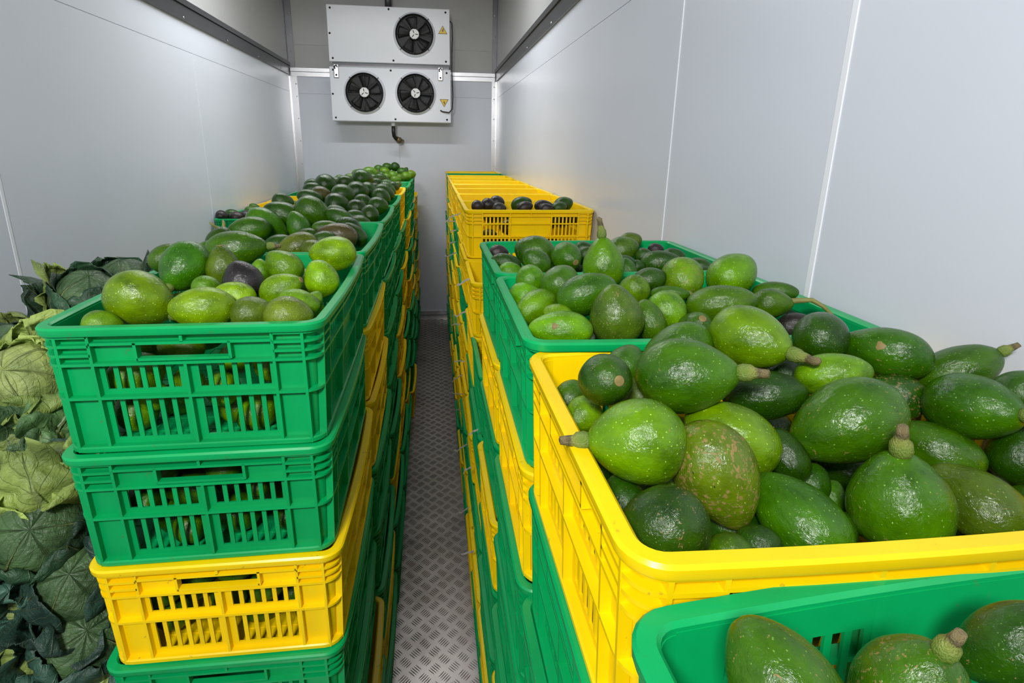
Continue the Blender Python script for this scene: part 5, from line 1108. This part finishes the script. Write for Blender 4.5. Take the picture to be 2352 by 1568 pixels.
# x, y, z, axis (cabbage top), spin, size, head colour, inner, outer, label
CABS = [
 (-0.903, 1.500, 1.519, (.3, -.3, .9), 2.4, .86, MD, DK, DK, 'dark ruffled cabbage by the white wall behind the first left crate'),
 (-0.871, 1.620, 1.527, (0, -.2, 1), 2.0, .85, MD, DK, MD, 'ragged cabbage tip showing above the left crate rim'),
 (-0.954, 1.280, 1.444, (.2, -.5, .8), 1.3, .80, MD, DK, DK, 'dark leafy cabbage highest on the pile at the left frame edge'),
 (-0.868, 1.170, 1.425, (.1, -.75, .65), 2.0, .85, PL, LT, LT, 'yellow-green torn cabbage beside the top left green crate'),
 (-0.880, 1.140, 1.306, (-.75, .55, .25), 2.2, .92, LT, LT, MD, 'pale cabbage showing its brown cut stem, left frame edge'),
 (-0.765, 1.060, 1.262, (-.2, .45, .8), 4.4, .85, LT, LT, LT, 'light ribbed cabbage with thick pale ribs touching the second green crate'),
 (-0.899, 1.100, 1.211, (.2, -.8, .3), .2, .72, PL, PL, DK, 'smooth pale cabbage head at the left frame edge'),
 (-0.773, 1.000, 1.181, (.35, -.75, .55), 3.0, .95, MD, DK, BL, 'dark cabbage with a broad fan-veined leaf beside the second green crate'),
 (-0.714, 0.980, 1.075, (.3, -.6, .7), 1.0, .92, MD, BL, BL, 'blue-green cabbage beside the top of the left yellow crate'),
 (-0.768, 1.100, 1.085, (.3, -.3, .9), 5.6, .85, LT, MD, DK, "cabbage with a long pale rib touching the second green crate's lower side"),
 (-0.842, 0.980, 1.025, (.1, -.8, .6), 5.0, .9, LT, LT, DK, 'cabbage with a bright inner leaf at the left frame edge'),
 (-0.691, 0.950, 0.970, (.4, -.6, .7), 2.3, .95, MD, BL, BL, 'large grey-green cabbage beside the left yellow crate'),
 (-0.780, 0.950, 0.942, (.2, -.7, .6), .9, .85, LT, LT, MD, 'cabbage with yellowing ragged leaves near the bottom of the pile'),
 (-0.861, 0.960, 0.924, (.1, -.7, .6), 3.6, .9, DK, BL, DK, 'dark blue cabbage at the lower left frame corner'),
 (-0.657, 0.950, 0.866, (.3, -.4, .8), 4.0, .85, LT, MD, MD, "mid green cabbage under the left yellow crate's side"),
 (-0.869, 1.220, 1.304, (.2, -.3, .9), 2.9, .78, DK, DK, DK, 'dark cabbage squeezed against the side of the top left crate'),
 (-0.867, 1.030, 1.108, (.2, -.7, .6), 4.9, .85, MD, BL, DK, 'dark cabbage at the left frame edge beside the fan-veined one'),
 (-0.853, 1.050, 1.018, (.2, -.5, .8), 2.7, .8, LT, MD, MD, 'cabbage tucked behind the blue-green one'),
 (-0.795, 1.020, 0.963, (.3, -.6, .7), 5.3, .8, MD, MD, BL, 'green cabbage between the bright leafed one and the grey-green one'),
]
rc = random.Random(9)
def cabbage(x, y, z, axis, spin, size, hc, ic, oc, label, pi):
    head, lv, st = PROTO[pi]
    e = empty('cabbage', (x, y, z)); e.rotation_mode = 'QUATERNION'
    e.rotation_quaternion = Vector(axis).to_track_quat('Z', 'Y') @ Quaternion((0, 0, 1), spin); e.scale = (size,)*3
    h = obj('head', head, e); h.color = (*hc, 1)
    for me, outer in lv:
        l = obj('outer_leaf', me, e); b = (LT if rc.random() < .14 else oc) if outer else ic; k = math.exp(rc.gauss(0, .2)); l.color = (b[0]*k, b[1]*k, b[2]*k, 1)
        so = l.modifiers.new('thickness', 'SOLIDIFY'); so.thickness = .0018
    obj('stem', st, e)
    tag(e, label, 'cabbage', 'cabbages piled between the left row and the wall')
for i, c in enumerate(CABS): cabbage(*c, i % 4)
# hidden body of the pile that carries the cabbages in view
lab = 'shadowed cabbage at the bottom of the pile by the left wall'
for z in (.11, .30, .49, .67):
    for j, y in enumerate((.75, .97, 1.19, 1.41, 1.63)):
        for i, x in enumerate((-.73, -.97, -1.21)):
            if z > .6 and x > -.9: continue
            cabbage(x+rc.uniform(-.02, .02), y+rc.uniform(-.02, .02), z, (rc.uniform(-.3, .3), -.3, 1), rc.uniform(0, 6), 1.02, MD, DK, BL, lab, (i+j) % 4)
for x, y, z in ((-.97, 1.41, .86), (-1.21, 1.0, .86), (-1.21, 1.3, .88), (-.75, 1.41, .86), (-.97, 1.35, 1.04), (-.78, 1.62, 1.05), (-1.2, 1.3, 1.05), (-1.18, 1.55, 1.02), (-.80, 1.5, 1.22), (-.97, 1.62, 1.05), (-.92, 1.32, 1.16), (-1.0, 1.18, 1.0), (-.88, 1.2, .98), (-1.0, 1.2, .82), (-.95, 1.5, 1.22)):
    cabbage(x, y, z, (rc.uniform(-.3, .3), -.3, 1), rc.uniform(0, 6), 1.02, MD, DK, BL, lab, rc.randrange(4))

# ---------------------------------------------------------------- frayed strips poking out of the right row
rs = random.Random(21)
for i, (y, z, ln) in enumerate(STRIPS):
    a = rs.uniform(-.5, .3); n = 5; pts = []
    for k in range(n):
        t = k/(n-1); pts.append((.128-ln*t, y-.01*t+rs.uniform(-.003, .003), z+ln*math.sin(a)*t+.012*t*t*rs.uniform(-1, 1)))
    w = rs.uniform(.0022, .0045)
    mb = MB(); mb.ring([[(p[0], p[1]-w*.25, p[2]-w), (p[0], p[1]+w*.25, p[2]-w), (p[0], p[1]+w*.25, p[2]+w), (p[0], p[1]-w*.25, p[2]+w)] for p in pts], False, True)
    tag(obj('plastic_strip', mb.mesh('plastic_strip', M['straw'])), 'pale frayed plastic strip poking into the aisle from the right crates', 'strip', 'frayed strips on the right row')
